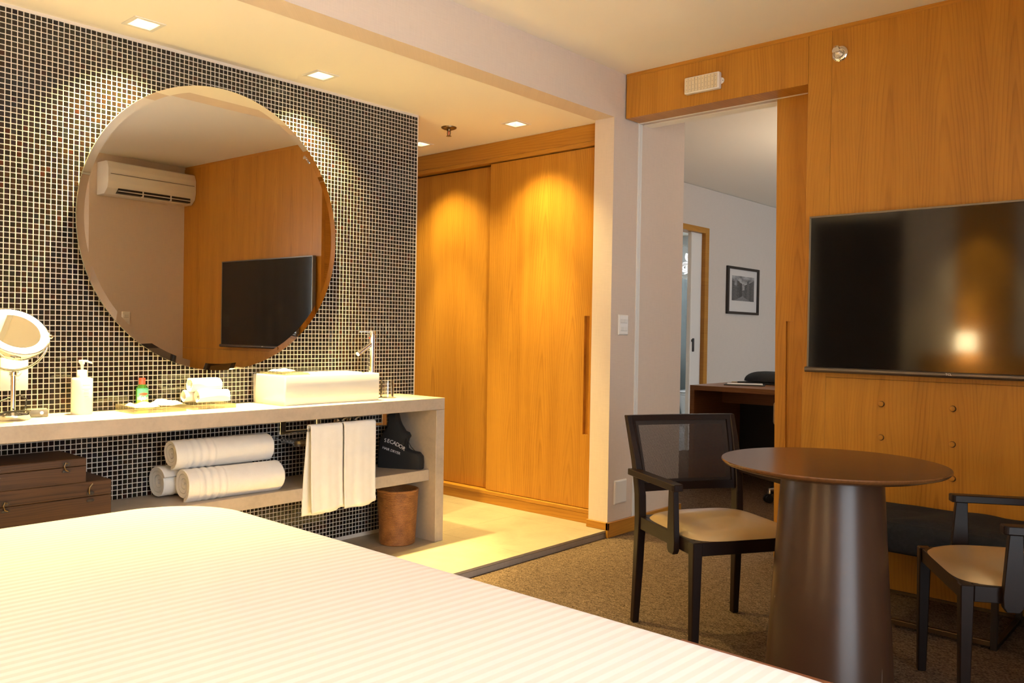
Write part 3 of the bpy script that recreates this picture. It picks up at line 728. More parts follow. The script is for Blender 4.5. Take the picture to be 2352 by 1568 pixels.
# mouthwash bottle
mx, my = -3.462, 1.567
mw = thing('mouthwash_bottle', 'small green mouthwash bottle with red cap behind acrylic tray', 'bottle', (mx, my, ZK))
def oval(r, s=.62): return None
b = MB().lathe([(.0235, 0), (.0255, .004), (.0255, .082), (.0245, .088), (.0130, .101), (.0118, .104), (0, .104)], 36)
bmesh.ops.scale(b.bm, vec=(.62, 1, 1), verts=b.bm.verts[:]); bmesh.ops.translate(b.bm, verts=b.bm.verts[:], vec=(mx, my, ZK))
b.build('bottle_body', 'green_liq', mw, smooth=True)
MB().lathe([(.0125, .102), (.0128, .104), (.0125, .127), (.0118, .1285), (0, .1285)], 28, T((mx, my, ZK))).build('cap', 'red', mw, smooth=True)
lb = G('mouthwash_label'); o_ = lb.xyz(); nz = lb.noise(lb.coord(), 130, 2)
lb.set(color=lb.ramp(lb.m('ADD', lb.m('MULTIPLY', o_[2], 8.5), lb.m('MULTIPLY', nz, .22)), [(.12, (.55, .62, .05)), (.30, (.35, .75, .10)), (.42, (.72, .80, .78)), (.55, (.10, .45, .30)), (.80, (.04, .30, .25))], 'CONSTANT'), rough=.35)
def lab(u, v):
    a = (u-.5)*2.2; return (mx + .0163*math.cos(a), my + .0262*math.sin(a), ZK + .014 + v*.072)
MB().grid(lab, 14, 1).build('label', lb.mat, mw, smooth=True)
def lab2(u, v):
    a = (u-.5)*1.5; return (mx + .0166*math.cos(a), my + .0265*math.sin(a), ZK + .062 + (v-.5)*.012*math.cos((u-.5)*2.6))
MB().grid(lab2, 12, 2).build('label_badge', 'red', mw, smooth=True)

# ------------------------------------------------------------------ rolled towels: a sheet wound into a spiral
def rolled_towel(name, label, c, axis, length, radius, turns=3.0, squash=1.0, ribs=0, flare=.0, start=0.0, group=None, tail=0.0, cat='towel', seed=0, flip=1):
    """c: centre of the near (visible) end at its lowest point; axis: horizontal unit vector away from that end"""
    rn = random.Random(seed); ax_ = Vector(axis).normalized(); sd_ = Vector((-ax_.y, ax_.x, 0))*flip
    pitch = radius*.92/turns; th = pitch*.43; N = int(turns*22); L = 90 if ribs else 24
    def centre(k):
        a = start + 2*PI*turns*k/N; r = radius*.06 + pitch*(turns*k/N) - th*.1
        return a, r
    def ring(kind):
        P = []
        for k in range(N+1):
            a, r = centre(k); P.append((a, r + th)) if kind else P.append((a, max(r - th, .0008)))
        return P
    outl = ring(1) + ring(0)[::-1]; n = len(outl)
    def fn(i, j):
        t = j/L
        k = 1.0
        if ribs and .10 < t < .10 + .075*ribs:
            k += .035*math.sin((t-.10)/.075*2*PI - PI/2) + .005
        e = min(t, 1-t)*L
        if e < 1: k -= .05*(1-e)
        else: k += .012*math.sin(5*t + seed)
        a, r = outl[i]
        rr = r*k*(1 + flare*max(0, 1-t*3)) if r > radius*.45 else r*k
        x = rr*math.cos(a); z = rr*math.sin(a)*squash
        wob = .0025*math.sin(3*a + seed + 4*t)
        inset_ = (.012*(1 - r/radius) if t < .02 or t > .98 else 0)*(1 if t < .5 else -1)
        return Vector(c) + ax_*(length*t + inset_) + sd_*(x + wob) + Vector((0, 0, z + radius*squash))
    mb = MB(); b2 = bmesh.new(); V = [[b2.verts.new(fn(i, j)) for j in range(L+1)] for i in range(n)]
    for i in range(n):
        for j in range(L): b2.faces.new((V[i][j], V[(i+1) % n][j], V[(i+1) % n][j+1], V[i][j+1]))
    for j, rev in ((0, False), (L, True)):
        for k in range(N):
            f = (V[k][j], V[k+1][j], V[n-2-k][j], V[n-1-k][j])
            b2.faces.new(f if rev else f[::-1])
    bmesh.ops.recalc_face_normals(b2, faces=b2.faces[:]); mb._merge(b2)
    o = mb.build(name, 'towel', None, tuple(c), smooth=True)
    return tag(o, label, cat, group)
ty = (0, 1, 0)
RT = .0305
rolled_towel('rolled_face_towel', 'small white rolled face towel at front right of acrylic tray', (-3.325, 1.735, ZK+.0195), (.06, 1, 0), .135, RT, 2.6, .98, seed=1, group='rolled face towels on the counter')
rolled_towel('rolled_face_towel', 'small white rolled face towel at back left of acrylic tray', (-3.398, 1.712, ZK+.0195), (.06, 1, 0), .135, .028, 2.4, 1, seed=2, group='rolled face towels on the counter', start=1.2)
rolled_towel('rolled_face_towel', 'small white rolled face towel on top of the two others', (-3.362, 1.722, ZK+.0685), (.05, 1, 0), .135, RT, 2.8, 1, seed=3, group='rolled face towels on the counter', start=2.2)
# bath towels on the shelf
rolled_towel('rolled_bath_towel', 'thick white rolled bath towel at front of the shelf', (-3.275, 1.650, ZSH+.0025), (.05, 1, 0), .43, .070, 3.3, .92, ribs=4, flare=.05, seed=4, group='rolled bath towels on the shelf', start=2.6)
rolled_towel('rolled_bath_towel', 'thick white rolled bath towel at back of the shelf', (-3.412, 1.610, ZSH+.0025), (-.03, 1, 0), .42, .068, 3.3, .90, ribs=3, flare=.08, seed=5, group='rolled bath towels on the shelf', start=.8)
rolled_towel('rolled_bath_towel', 'thick white rolled bath towel lying on top of the others', (-3.330, 1.625, ZSH+.130), (.04, 1, 0), .44, .066, 3.5, .88, ribs=4, flare=.04, seed=6, group='rolled bath towels on the shelf', start=1.4)

# ------------------------------------------------------------------ stained boxes on the shelf
def clasp(mb_parent, y, z, open_=False):
    x = -3.176
    p = MB()
    p.prism([(-.011, -.004), (-.007, -.008), (.007, -.008), (.011, -.004), (.014, .002), (.007, .006), (-.009, .006), (-.013, 0)], .0022, basis((x, y, z+.013), (0, 1, 0), (0, 0, 1), (1, 0, 0)), .0006, 1)
    p.prism([(-.012, -.005), (.010, -.005), (.015, 0), (.010, .004), (-.010, .004), (-.014, 0)], .0022, basis((x, y, z-.013), (0, 1, 0), (0, 0, 1), (1, 0, 0)), .0006, 1)
    for dy, dz in ((-.006, .012), (.007, .013), (-.006, -.013), (.007, -.013)):
        p.lathe([(.0024, 0), (.0022, .0012), (0, .0016)], 10, basis((x+.0022, y+dy, z+dz), (0, 1, 0), (0, 0, 1), (1, 0, 0)))
    o = p.build('clasp', 'iron', mb_parent, smooth=True)
    if open_: pts = [(x+.004, y-.004, z+.010), (x+.007, y-.007, z+.022), (x+.008, y-.005, z+.036), (x+.006, y+.006, z+.048)]
    else: pts = [(x+.004, y+.004, z+.014), (x+.008, y-.004, z+.018), (x+.009, y-.009, z+.006), (x+.008, y-.004, z-.008), (x+.005, y+.006, z-.012)]
    MB().tube(pts, .0024, 8).build('clasp_hook', 'brass', o, smooth=True)
def stained_box(label, y0, y1, z0, z1, zl, clasps, x1=-3.178, x0=-3.43):
    t = thing('wooden_box', label, 'box', ((x0+x1)/2, (y0+y1)/2, z0), 0, 'stained wooden boxes on the shelf')
    MB().box((x0, y0, z0), (x1, y1, zl-.0008), .0012, 1).build('box_body', 'box_wood', t)
    MB().box((x0, y0, zl+.0008), (x1, y1, z1), .002, 1).build('box_lid', 'box_wood', t)
    for y, op in clasps: clasp(t, y, zl, op)
stained_box('large dark stained wooden box with open clasps on vanity shelf', .86, 1.328, ZSH+.0005, .552, .497, ((1.252, True), (.975, False)))
stained_box('smaller dark stained wooden box on top of the large box', .82, 1.238, .5525, .640, .612, ((1.168, False), (.945, False)), x1=-3.178)

# ------------------------------------------------------------------ under-counter fittings
tb = thing('towel_bar', 'chrome flat towel bar fixed under the stone counter', 'towel bar', (-3.158, 2.33, .66))
for y in (2.048, 2.612):
    MB().box((-3.172, y-.014, .662), (-3.160, y+.014, .7188), .001, 1).box((-3.21, y-.014, .7155), (-3.1605, y+.014, .7188)).build('bracket', 'chrome', tb)
MB().box((-3.168, 2.050, .6635), (-3.162, 2.610, .6755), .001, 1).build('rail', 'chrome', tb)
def hanging_towel(label, y0, y1, zf, zb, seed):
    th = .0065; zt = .6815; xr = -3.165; rn = random.Random(seed)
    path = []
    Hf, Hb = zt - zf, zt - zb
    n = 22
    for k in range(n+1): path.append((xr - .014, zb + Hb*k/n, -1))
    for k in range(1, 8):
        a = PI - PI*k/8; path.append((xr + .014*math.cos(a), zt + .010*math.sin(a), 0))
    for k in range(n+1): path.append((xr + .014, zt - Hf*k/n, 1))
    m = len(path); ph = rn.uniform(0, 6)
    def f(u, v):
        i = u*(m-1); i0 = min(int(round(i)), m-1); x, z, s_ = path[i0]
        dn = (zt - z)/max(Hf, .1)
        y = y0 + (y1-y0)*v + .004*math.sin(9*z+ph) + (.008*dn*(1 if seed % 2 else .6) if s_ >= 0 else -.012*dn) - (.03*dn*(1-v)*0)
        rip = .0035*dn*math.sin(v*11 + ph) + .002*dn*math.sin(v*23 + 2*ph)
        band = .0018*math.sin((zt-z)*160) if dn > .76 and s_ else 0
        hem = .008*math.sin(v*5+ph) if i0 in (0, m-1) else 0
        return (x + (s_ or 1)*(rip + band) + (.012*dn if s_ > 0 else -.004*dn), y, z + hem - .02*dn*(v-.5)*(-1))
    o = MB().grid(f, m-1, 26).build('hand_towel', 'towel', None, ((xr), (y0+y1)/2, zf), smooth=True)
    md = o.modifiers.new('pile', 'SOLIDIFY'); md.thickness = th; md.offset = 0
    tag(o, label, 'towel', 'hand towels on the towel bar')
hanging_towel('white hand towel hanging left on the chrome bar', 2.180, 2.352, .300, .285, 3)
hanging_towel('white hand towel hanging right on the chrome bar', 2.362, 2.545, .300, .296, 8)

tp = thing('sink_trap', 'chrome bottle trap and waste pipe behind the hanging towels', 'pipe', (-3.36, 2.36, .50))
px_, py_ = -3.36, 2.365
MB().lathe([(.0, .53), (.022, .532), (.034, .545), (.034, .60), (.028, .612), (.018, .618), (.018, .7188)], 32, T((px_, py_, 0))).build('trap_cup', 'chrome', tp, smooth=True)
MB().tube([(px_, py_-.018, .59), (px_, py_-.07, .59), (px_-.01, py_-.10, .588), (XT+.004, py_-.105, .588)], .0135, 14).build('waste_pipe', 'chrome', tp, smooth=True)
MB().lathe([(0, -.004), (.030, 0), (.036, .012), (.030, .024), (.014, .03)], 24, T((px_+.012, py_-.105, .575))).build('trap_knob', 'chrome', tp, smooth=True)
vt = thing('stop_valve', 'pair of chrome stop valves under right end of counter', 'valve', (XT+.03, 2.60, .62))
for y in (2.575, 2.655):
    MB().lathe([(.024, 0), (.024, .004), (.011, .006), (.011, .05), (.017, .052), (.017, .07), (0, .072)], 20, T((XT+.002, y, .645), 0, PI/2)).build('valve_body', 'chrome', vt, smooth=True)
    MB().tube([(XT+.035, y, .648), (XT+.04, y+.02, .67), (XT+.07, y+.04, .69), (XT+.12, y+.06, .7185)], .007, 10).build('hose', 'steel', vt, smooth=True)

# hair dryer bag
P0 = Vector((-3.419, 2.786, 0)); dw = (Vector((-3.207, 2.895, 0)) - P0).normalized(); nn = Vector((dw.y, -dw.x, 0))
outl = [(-.005, ZSH+.0003), (.241, ZSH+.0003), (.243, .44), (.240, .473), (.223, .492), (.19, .497), (.168, .503), (.153, .513), (.152, .54), (.158, .565), (.168, .581), (.160, .596), (.140, .604), (.118, .635), (.103, .668), (.094, .700), (.054, .702), (.053, .655), (.045, .618), (.026, .597), (.003, .551), (-.004, .482)]
hb = thing('hair_dryer_bag', 'black cloth hair dryer bag with white lettering on the shelf', 'bag', tuple(P0 + dw*.12 + Vector((0, 0, ZSH))))
cx_, cz_ = .10, .49
lay = [(-.058, .90), (-.045, .97), (-.03, 1.0), (-.012, 1.0), (0, .97), (.010, .88), (.014, .6), (.015, .25)]
vs, fs = [], []; n = len(outl)
for d, k in lay:
    for (sx_, sz_) in outl:
        zz_ = sz_ if sz_ < ZSH+.002 else cz_ + (sz_-cz_)*k
        p = P0 + dw*(cx_ + (sx_-cx_)*k) + nn*d; vs.append((p.x, p.y, max(zz_, ZSH+.0003) if sz_ > ZSH+.002 else ZSH+.0003))
for l in range(len(lay)-1):
    for i in range(n): fs.append((l*n+i, l*n+(i+1) % n, (l+1)*n+(i+1) % n, (l+1)*n+i))
fs.append(tuple(range(n))[::-1]); fs.append(tuple((len(lay)-1)*n+i for i in range(n)))
MB().raw(vs, fs).build('pouch', 'bag', hb, smooth=True, recalc=True)
tm = basis(P0 + nn*.0158 - WORG[hb.name], dw, (0, 0, 1), nn)
word = 'SECADOR'; ang0 = .05
for i, chh in enumerate(word):
    u = i/(len(word)-1); sx_ = .046 + .102*u; sz_ = .5525 - .012*u - .026*u*u
    text_mesh('letter', chh, .0285 - .002*abs(u-.5), 'ink', hb, tm @ T((sx_, sz_, 0), 0, 0, R(-6 - 24*u)))
text_mesh('lettering', 'HAIR DRYER', .0185, 'ink', hb, tm @ T((.080, .5015, 0), 0, 0, R(-16)))
def on_bag(s_, z, d): p = P0 + dw*s_ + nn*d; return (p.x, p.y, z)
MB().tube([on_bag(.164, .575, .004), on_bag(.170, .55, .006), on_bag(.185, .525, .006), on_bag(.205, .505, .004), on_bag(.226, .492, 0)], .0019, 8).build('drawstring', 'bag', hb, smooth=True)
MB().tube([on_bag(.162, .575, .004), on_bag(.158, .55, .010), on_bag(.157, .525, .012), on_bag(.160, .503, .012)], .0019, 8).build('drawstring', 'bag', hb, smooth=True)

# wicker bin: stacked coils
wx, wy = -3.268, 2.795
wk = thing('wicker_bin', 'brown coiled rattan waste bin under the vanity shelf', 'waste bin', (wx, wy, ZS))
prof = [(0, .006), (.088, .006)]
nco = 44; hh = .268
for k in range(nco):
    z = .004 + hh*(k+.5)/nco; t = z/hh; r = .088 + .014*t + .004*max(0, t-.8)*5*(t-.8)
    for q in range(5):
        a = -PI/2 + PI*q/4; prof.append((r + .0026*math.cos(a), z + .5*hh/nco*math.sin(a)*.98))
inner = [(r - .0085, z) for r, z in prof[2:]][::-1]
MB().lathe([(0, .0005), (.086, .0005)] + prof[2:] + inner + [(.078, .012), (0, .012)], 72, T((0, 0, 0)), cap=False).build('bin_body', 'wicker', wk, smooth=True, local=True)
MB().tube([(.1015*math.cos(2*PI*k/48), .1015*math.sin(2*PI*k/48), hh+.004) for k in range(48)], .0062, 8, True).build('rim', 'wicker', wk, smooth=True, local=True)

# ------------------------------------------------------------------ ceiling and wall fittings
sp = thing('ceiling_sprinkler', 'brass pendent ceiling sprinkler in front of the wardrobe', 'sprinkler', (-3.56, 3.392, ZL))
m_ = T((-3.56, 3.392, ZL), PI)
MB().lathe([(.045, .0005), (.044, .006), (.034, .011), (.016, .013), (0, .013)], 32, m_).build('escutcheon', 'brass', sp, smooth=True)
MB().lathe([(.013, .012), (.013, .020), (.010, .024), (0, .024)], 20, m_).build('sprinkler_body', 'brass', sp, smooth=True)
MB().tube([m_ @ Vector(p) for p in ((-.009, 0, .022), (-.013, 0, .034), (-.009, 0, .046), (0, 0, .050))], .0026, 8).tube([m_ @ Vector(p) for p in ((.009, 0, .022), (.013, 0, .034), (.009, 0, .046), (0, 0, .050))], .0026, 8).build('yoke', 'brass', sp, smooth=True)
MB().lathe([(.0028, .024), (.0028, .045), (0, .046)], 12, m_).build('bulb', 'red', sp, smooth=True)
MB().lathe([(.015, .051), (.015, .0525), (0, .0525)], 20, m_).build('deflector', 'brass', sp)

ws = thing('wall_sprinkler', 'chrome sidewall sprinkler high on the teak wall', 'sprinkler', (-1.478, YB-.012, 2.431))
ms = basis((-1.478, YB-.0125, 2.431), (1, 0, 0), (0, 0, 1), (0, -1, 0))
MB().lathe([(.036, .0), (.036, .004), (.031, .009), (.027, .010), (.024, .004), (.022, .004), (.020, .016), (0, .016)], 40, ms).build('escutcheon', 'chrome', ws, smooth=True)
MB().lathe([(.012, .012), (.012, .034), (.006, .038), (0, .038)], 20, ms).build('sprinkler_body', 'steel', ws, smooth=True)
MB().tube([ms @ Vector(p) for p in ((-.008, 0, .03), (-.010, 0, .044), (0, 0, .054))], .0028, 8).tube([ms @ Vector(p) for p in ((.008, 0, .03), (.010, 0, .044), (0, 0, .054))], .0028, 8).build('yoke', 'chrome', ws, smooth=True)
MB().prism([(-.016, -.006), (.016, -.006), (.017, .004), (.010, .016), (-.010, .016), (-.017, .004)], .0016, ms @ T((0, 0, .055)), .0006, 1).build('deflector', 'chrome', ws, smooth=True)
MB().prism([(-.014, 0), (.014, 0), (.010, .026), (-.010, .026)], .0012, ms @ T((0, .014, .030), R(70)), .0004, 1).build('shield', 'chrome', ws, smooth=True)

em = thing('emergency_light', 'white box emergency light with ribbed lens above the doorway', 'emergency light', (-2.175, YB-.03, 2.345))
ex0, ex1, ez0, ez1, ey = -2.277, -2.078, 2.378, 2.463, YB-.0125
MB().box((ex0, ey-.030, ez0), (ex1, ey, ez1), .005, 2).build('case', 'white', em, smooth=True)
nn_ = 10
for k in range(nn_):
    a = ex0+.007 + (ex1-ex0-.014)*k/nn_; b_ = ex0+.007 + (ex1-ex0-.014)*(k+1)/nn_
    MB().box((a+.0008, ey-.0338, ez0+.006), (b_-.0008, ey-.0302, ez1-.006), .001, 1).build('lens_rib', 'led_face', em)
    for q in range(3):
        MB().lathe([(.0016, 0), (.0012, .0008), (0, .001)], 8, basis(((a+b_)/2, ey-.0339, ez0+.02+.022*q), (1, 0, 0), (0, 0, 1), (0, -1, 0))).build('led_bead', 'brass', em)
MB().prism([(.016*math.cos(a_*PI/10), .016*math.sin(a_*PI/10)) for a_ in range(-5, 6)], .0025, basis((ex1-.001, ey-.0005, (ez0+ez1)/2), (1, 0, 0), (0, 0, 1), (0, -1, 0))).build('mount_ear', 'white', em)
MB().lathe([(.0025, 0), (.002, .001), (0, .001)], 10, basis((ex1+.008, ey-.0031, (ez0+ez1)/2), (1, 0, 0), (0, 0, 1), (0, -1, 0))).build('screw', 'iron', em)

# switch plates on the partition
def plate(name, label, cat, y, z, w, h, mods, x=XP, sgn=1):
    t = thing(name, label, cat, (x, y, z-h/2))
    q = basis((x+.0004*sgn, y, z), (0, sgn, 0), (0, 0, 1), (sgn, 0, 0))
    loops_ = [(w, 0), (w, .003), (w-.006, .0075), (w-.016, .009)]
    b = MB(); vs, fs = [], []
    for ww, d in loops_:
        hw, h2 = ww/2, (h - (w-ww))/2
        vs += [(-hw, -h2, d), (hw, -h2, d), (hw, h2, d), (-hw, h2, d)]
    for l in range(len(loops_)-1):
        for i in range(4): fs.append((l*4+i, l*4+(i+1) % 4, l*4+4+(i+1) % 4, l*4+4+i))
    fs += [(3, 2, 1, 0), (12, 13, 14, 15)]
    b.raw([q @ Vector(v) for v in vs], fs).build('plate', 'white', t)
    for (mx_, mz_, mw_, mh_, tilt) in mods:
        MB().box((mx_-mw_/2, mz_-mh_/2, .0088), (mx_+mw_/2, mz_+mh_/2, .0115), .0008, 1, q @ T((0, 0, 0), tilt)).build('rocker', 'white_m', t)
        MB().box((mx_-mw_/2-.001, mz_-mh_/2-.0015, .0089), (mx_+mw_/2+.001, mz_-mh_/2-.0002, .0095), 0, 1, q).build('gap_line', 'grey_pl', t)
    return t
plate('light_switch', 'white four rocker light switch plate on the partition beside jamb', 'switch', 3.907, 1.174, .092, .113, [(-.016, .022, .029, .020, R(2)), (.017, .022, .029, .020, R(2)), (-.016, -.022, .029, .020, R(2)), (.017, -.022, .029, .020, R(2))])
plate('blank_plate', 'white blank wall plate low on the partition above baseboard', 'wall plate', 3.907, .24, .118, .132, [])
plate('wall_switch', 'white wall switch below the air conditioner seen in mirror', 'switch', 3.36, 1.19, .075, .115, [(0, .02, .04, .022, 0), (0, -.02, .04, .022, 0)], XR-.0, -1)

# ------------------------------------------------------------------ air conditioner seen in the mirror
ac = thing('air_conditioner', 'white split air conditioner reflected in the round mirror', 'air conditioner', (XR-.1, 3.52, 2.21))
ay0, ay1 = 3.10, 3.885
pr = [(0, 0), (.13, 0), (.185, .045), (.20, .10), (.20, .21), (.18, .262), (.15, .272), (0, .272)]
MB().prism(pr, ay1-ay0, basis((XR-.0005, ay0, 2.212), (-1, 0, 0), (0, 0, 1), (0, 1, 0)), .006, 2).build('case', 'white', ac, smooth=True)
MB().box((XR-.2045, ay0+.02, 2.372), (XR-.2005, ay1-.02, 2.376)).build('panel_line', 'grey_pl', ac)
vm = basis((XR-.128, (ay0+ay1)/2, 2.2125), (.66, 0, .55), (0, 1, 0), (.55, 0, -.66))
MB().box((XR-.19, ay0+.09, 2.222), (XR-.145, ay1-.05, 2.262), 0, 1).build('air_outlet', 'black', ac)
MB().box((XR-.201, ay0+.09, 2.236), (XR-.178, ay1-.05, 2.243), .001, 1).build('louvre', 'white_m', ac)
for y in (ay0+.3, ay0+.55): MB().box((XR-.199, y-.004, 2.216), (XR-.17, y+.004, 2.262)).build('louvre_arm', 'white_m', ac)

# ------------------------------------------------------------------ television
tv = thing('television', 'large flat television mounted on the teak wall', 'television', (-.97, 3.85, .955))
vx0, vx1, vz0, vz1 = -1.587, -.362, .980, 1.684
MB().box((vx0, 3.842, vz0), (vx1, 3.872, vz1), .002, 1).build('cabinet', 'tvframe', tv)
MB().box((vx0+.009, 3.8405, vz0+.004), (vx1-.009, 3.8418, vz1-.009)).build('screen', 'screen', tv)
for a, b in (((vx0, 3.8385, vz1-.0085), (vx1, 3.8418, vz1)), ((vx0, 3.8385, vz0), (vx0+.0085, 3.8418, vz1-.0087)), ((vx1-.0085, 3.8385, vz0), (vx1, 3.8418, vz1-.0087))):
    MB().box(a, b, .0008, 1).build('bezel', 'tvframe', tv)
MB().tube([(vx0-.006, 3.8385, .972), (vx1+.006, 3.8385, .972)], .0125, 20).build('speaker_bar', 'tvbar', tv, smooth=True)
MB().box((vx0+.35, 3.8725, 1.15), (vx1-.35, YB-.0122, 1.5)).build('wall_bracket', 'iron', tv)
text_mesh('logo_lettering', 'TCL', .0135, 'inkgrey' if False else 'ink', tv, basis(Vector((-.975, 3.8255, .9745)) - WORG[tv.name], (1, 0, 0), (0, -.25, .97), (0, -.97, -.25)), .0006)

# ------------------------------------------------------------------ round pedestal table
tcx, tcy = -.973, 2.562
tt = thing('round_table', 'round dark wood pedestal table with brown cone base', 'table', (tcx, tcy, 0))
b = MB().lathe([(.0, .0), (.20, .0), (.285, .006), (.322, .017), (.3285, .023), (.3294, .027), (.3275, .030), (.0, .030)], 96, T((tcx, tcy, .711)))
b.build('table_top', 'walnut', tt, smooth=True)
MB().lathe([(.0, .0), (.192, .0), (.193, .012), (.190, .02), (.1475, .705), (.146, .7105), (0, .7105)], 72, T((tcx, tcy, 0))).build('pedestal', 'cone', tt, smooth=True)
# worn chips in the lacquer
g_ = M['chip'] = plain('chipped_lacquer', (.45, .38, .30), .7)
for a_, z, h, w in ((-.06, .055, .06, .004), (-.40, .10, .05, .0012), (-.30, .12, .10, .0009), (-.50, .05, .08, .0012), (-2.35, .33, .006, .003)):
    rr = .190 - (.190-.1475)*(z-.02)/.685 + .0004
    n_ = Vector((math.cos(a_), math.sin(a_), 0))
    MB().prism([(-w*.5, -h/2), (w*.3, -h/2), (w*.5, 0), (w*.2, h/2), (-w*.2, h*.3)], .0003, basis(Vector((tcx, tcy, z)) + n_*rr, (-n_.y, n_.x, 0), (0, 0, 1), n_)).build('chip_mark', 'chip', tt)

# ------------------------------------------------------------------ dining chairs
def curved_post(pts, wx_, dy_):
    """upright of rectangular section following (x,y,z) points"""
    b2 = bmesh.new(); rings = []
    for i, p in enumerate(pts):
        w = wx_[i] if isinstance(wx_, list) else wx_; d = dy_[i] if isinstance(dy_, list) else dy_
        rings.append([b2.verts.new((p[0]+sx*w/2, p[1]+sy_*d/2, p[2])) for sx, sy_ in ((-1, -1), (1, -1), (1, 1), (-1, 1))])
    for A, B in zip(rings, rings[1:]):
        for k in range(4): b2.faces.new((A[k], A[(k+1) % 4], B[(k+1) % 4], B[k]))
    b2.faces.new(rings[0][::-1]); b2.faces.new(rings[-1])
    bmesh.ops.recalc_face_normals(b2, faces=b2.faces[:])
    sh = [e for e in b2.edges if len(e.link_faces) == 2 and e.link_faces[0].normal.angle(e.link_faces[1].normal) > .9]
    bmesh.ops.bevel(b2, geom=sh, offset=.003, segments=1, affect='EDGES')
    return b2
def make_chair(label, loc, rz):
    t = thing('dining_chair', label, 'chair', loc, rz, 'dining chairs at the round table')
    L = dict(local=True)
    for sx in (-1, 1):
        MB().taper((sx*.217, .212, 0), (sx*.2145, .2115, .4195), .026, .037, .026, .037).build('front_leg', 'chair_wood', t, **L)
        pts = [(sx*.222, -.235, 0), (sx*.218, -.222, .2), (sx*.2155, -.215, .36), (sx*.2145, -.214, .42), (sx*.215, -.218, .50), (sx*.218, -.228, .56), (sx*.222, -.245, .63), (sx*.228, -.275, .72), (sx*.2325, -.305, .800)]
        m_ = MB(); m_._merge(curved_post(pts, [.026, .030, .031, .031, .031, .030, .028, .025, .022], [.028, .034, .040, .044, .044, .042, .036, .030, .026]))
        m_.build('rear_leg', 'chair_wood', t, **L)
        MB().box((sx*.2145-.011, -.19, .371), (sx*.2145+.011, .192, .4185), .002, 1).build('side_rail', 'chair_wood', t, **L)
        # arm bar and its tapered post
        arm = [(-.0215, -.245), (.0215, -.245), (.0215, .118), (.017, .128), (-.017, .128), (-.0215, .118)]
        MB().prism([(sx*.236 + x, y) for x, y in arm], .0245, T((0, 0, .5745)), .0025, 1).build('armrest', 'chair_wood', t, **L)
        post = [(.075, .574), (.111, .574), (.124, .395), (.122, .366), (.113, .353), (.080, .353), (.070, .366), (.068, .395)]
        MB().prism(post, .022, basis((sx*.2375-.011, 0, 0), (0, 1, 0), (0, 0, 1), (1, 0, 0)), .002, 1).build('arm_post', 'chair_wood', t, **L)
    MB().box((-.196, .201, .371), (.196, .223, .4185), .002, 1).build('front_rail', 'chair_wood', t, **L)
    MB().box((-.198, -.225, .371), (.198, -.203, .4185), .002, 1).build('rear_rail', 'chair_wood', t, **L)
    # cushion: soft slab with crowned top
    def cush(u, v):
        x, y = (u-.5)*2, (v-.5)*2
        e = (abs(x)**5 + abs(y)**5)**(1/5) if (x or y) else 0
        m = max(abs(x), abs(y))
        k = m/e if e > 1e-6 else 1
        X = x*k*(.212 + .006*(y > 0)*y); Y = .004 + y*k*.222
        r = m; edge = math.sqrt(max(0, 1 - max(0, (r-.72)/.28)**2))
        crown = .016*(1 - min(1, r*r)) + .006*math.cos(y*1.4) - .004*x*x
        return (X, Y, .4186 + .018*edge + crown*edge)
    o = MB(); o.grid(cush, 40, 40)
    o.build('seat_cushion', 'leather', t, smooth=True, recalc=True, **L)
    MB().box((-.206, -.212, .4120), (.206, .216, .4190), .003, 1).build('seat_pan', 'chair_wood', t, **L)
    # back frame in its tilted plane
    def bp(s_, k): # s in [-1,1] across, k height 0..1 -> point on the back plane
        z = .527 + (.800-.527)*k; y = -.226 - .079*(max(k, 0)**1.15); w = .2065 + (.2225-.2065)*k
        return Vector((s_*w, y - .012*(1-s_*s_), z))
    def rail(k0, k1, th):
        vs, fs = [], []; n = 12
        for i in range(n+1):
            s_ = -1 + 2*i/n
            p0, p1 = bp(s_, k0), bp(s_, k1)
            vs += [p0+Vector((0, -th, 0)), p0+Vector((0, th, 0)), p1+Vector((0, th, 0)), p1+Vector((0, -th, 0))]
        for i in range(n):
            for q in range(4): fs.append((i*4+q, i*4+(q+1) % 4, i*4+4+(q+1) % 4, i*4+4+q))
        fs += [(3, 2, 1, 0), (n*4, n*4+1, n*4+2, n*4+3)]
        return MB().raw(vs, fs)
    rail(.925, 1.0, .011).build('top_rail', 'chair_wood', t, smooth=True, recalc=True, **L)
    rail(-.06, .055, .011).build('lower_rail', 'chair_wood', t, smooth=True, recalc=True, **L)
    for s_ in (-1, 1):
        vs, fs = [], []
        for i in range(9):
            k = .05 + .88*i/8; a_, c_ = bp(s_*.995, k), bp(s_*.93, k)
            a_, c_ = (a_, c_) if s_ < 0 else (c_, a_)
            vs += [a_+Vector((0, -.009, 0)), c_+Vector((0, -.009, 0)), c_+Vector((0, .009, 0)), a_+Vector((0, .009, 0))]
        for i in range(8):
            for q in range(4): fs.append((i*4+q, i*4+(q+1) % 4, i*4+4+(q+1) % 4, i*4+4+q))
        MB().raw(vs, fs).build('back_stile', 'chair_wood', t, recalc=True, **L)
    # woven cane: two strand directions, real openings
    vs, fs = [], []
    def strand(p, q, w, dz, nseg=6):
        for i in range(nseg+1):
            f = i/nseg; c = bp(p[0]+(q[0]-p[0])*f, p[1]+(q[1]-p[1])*f); c = c + Vector((0, dz, 0))
            d = (bp(q[0], q[1]) - bp(p[0], p[1])).normalized(); sd = Vector((d.z, 0, -d.x))*w/2
            vs.append(c - sd); vs.append(c + sd)
            if i: b0 = len(vs) - 4; fs.append((b0, b0+1, b0+3, b0+2))
    nv_, nh_ = 150, 100
    for i in range(nv_):
        s_ = -.935 + 1.87*(i+.5)/nv_; strand((s_, .05), (s_, .93), .0014, .0005*(1 if i % 2 else -1), 4)
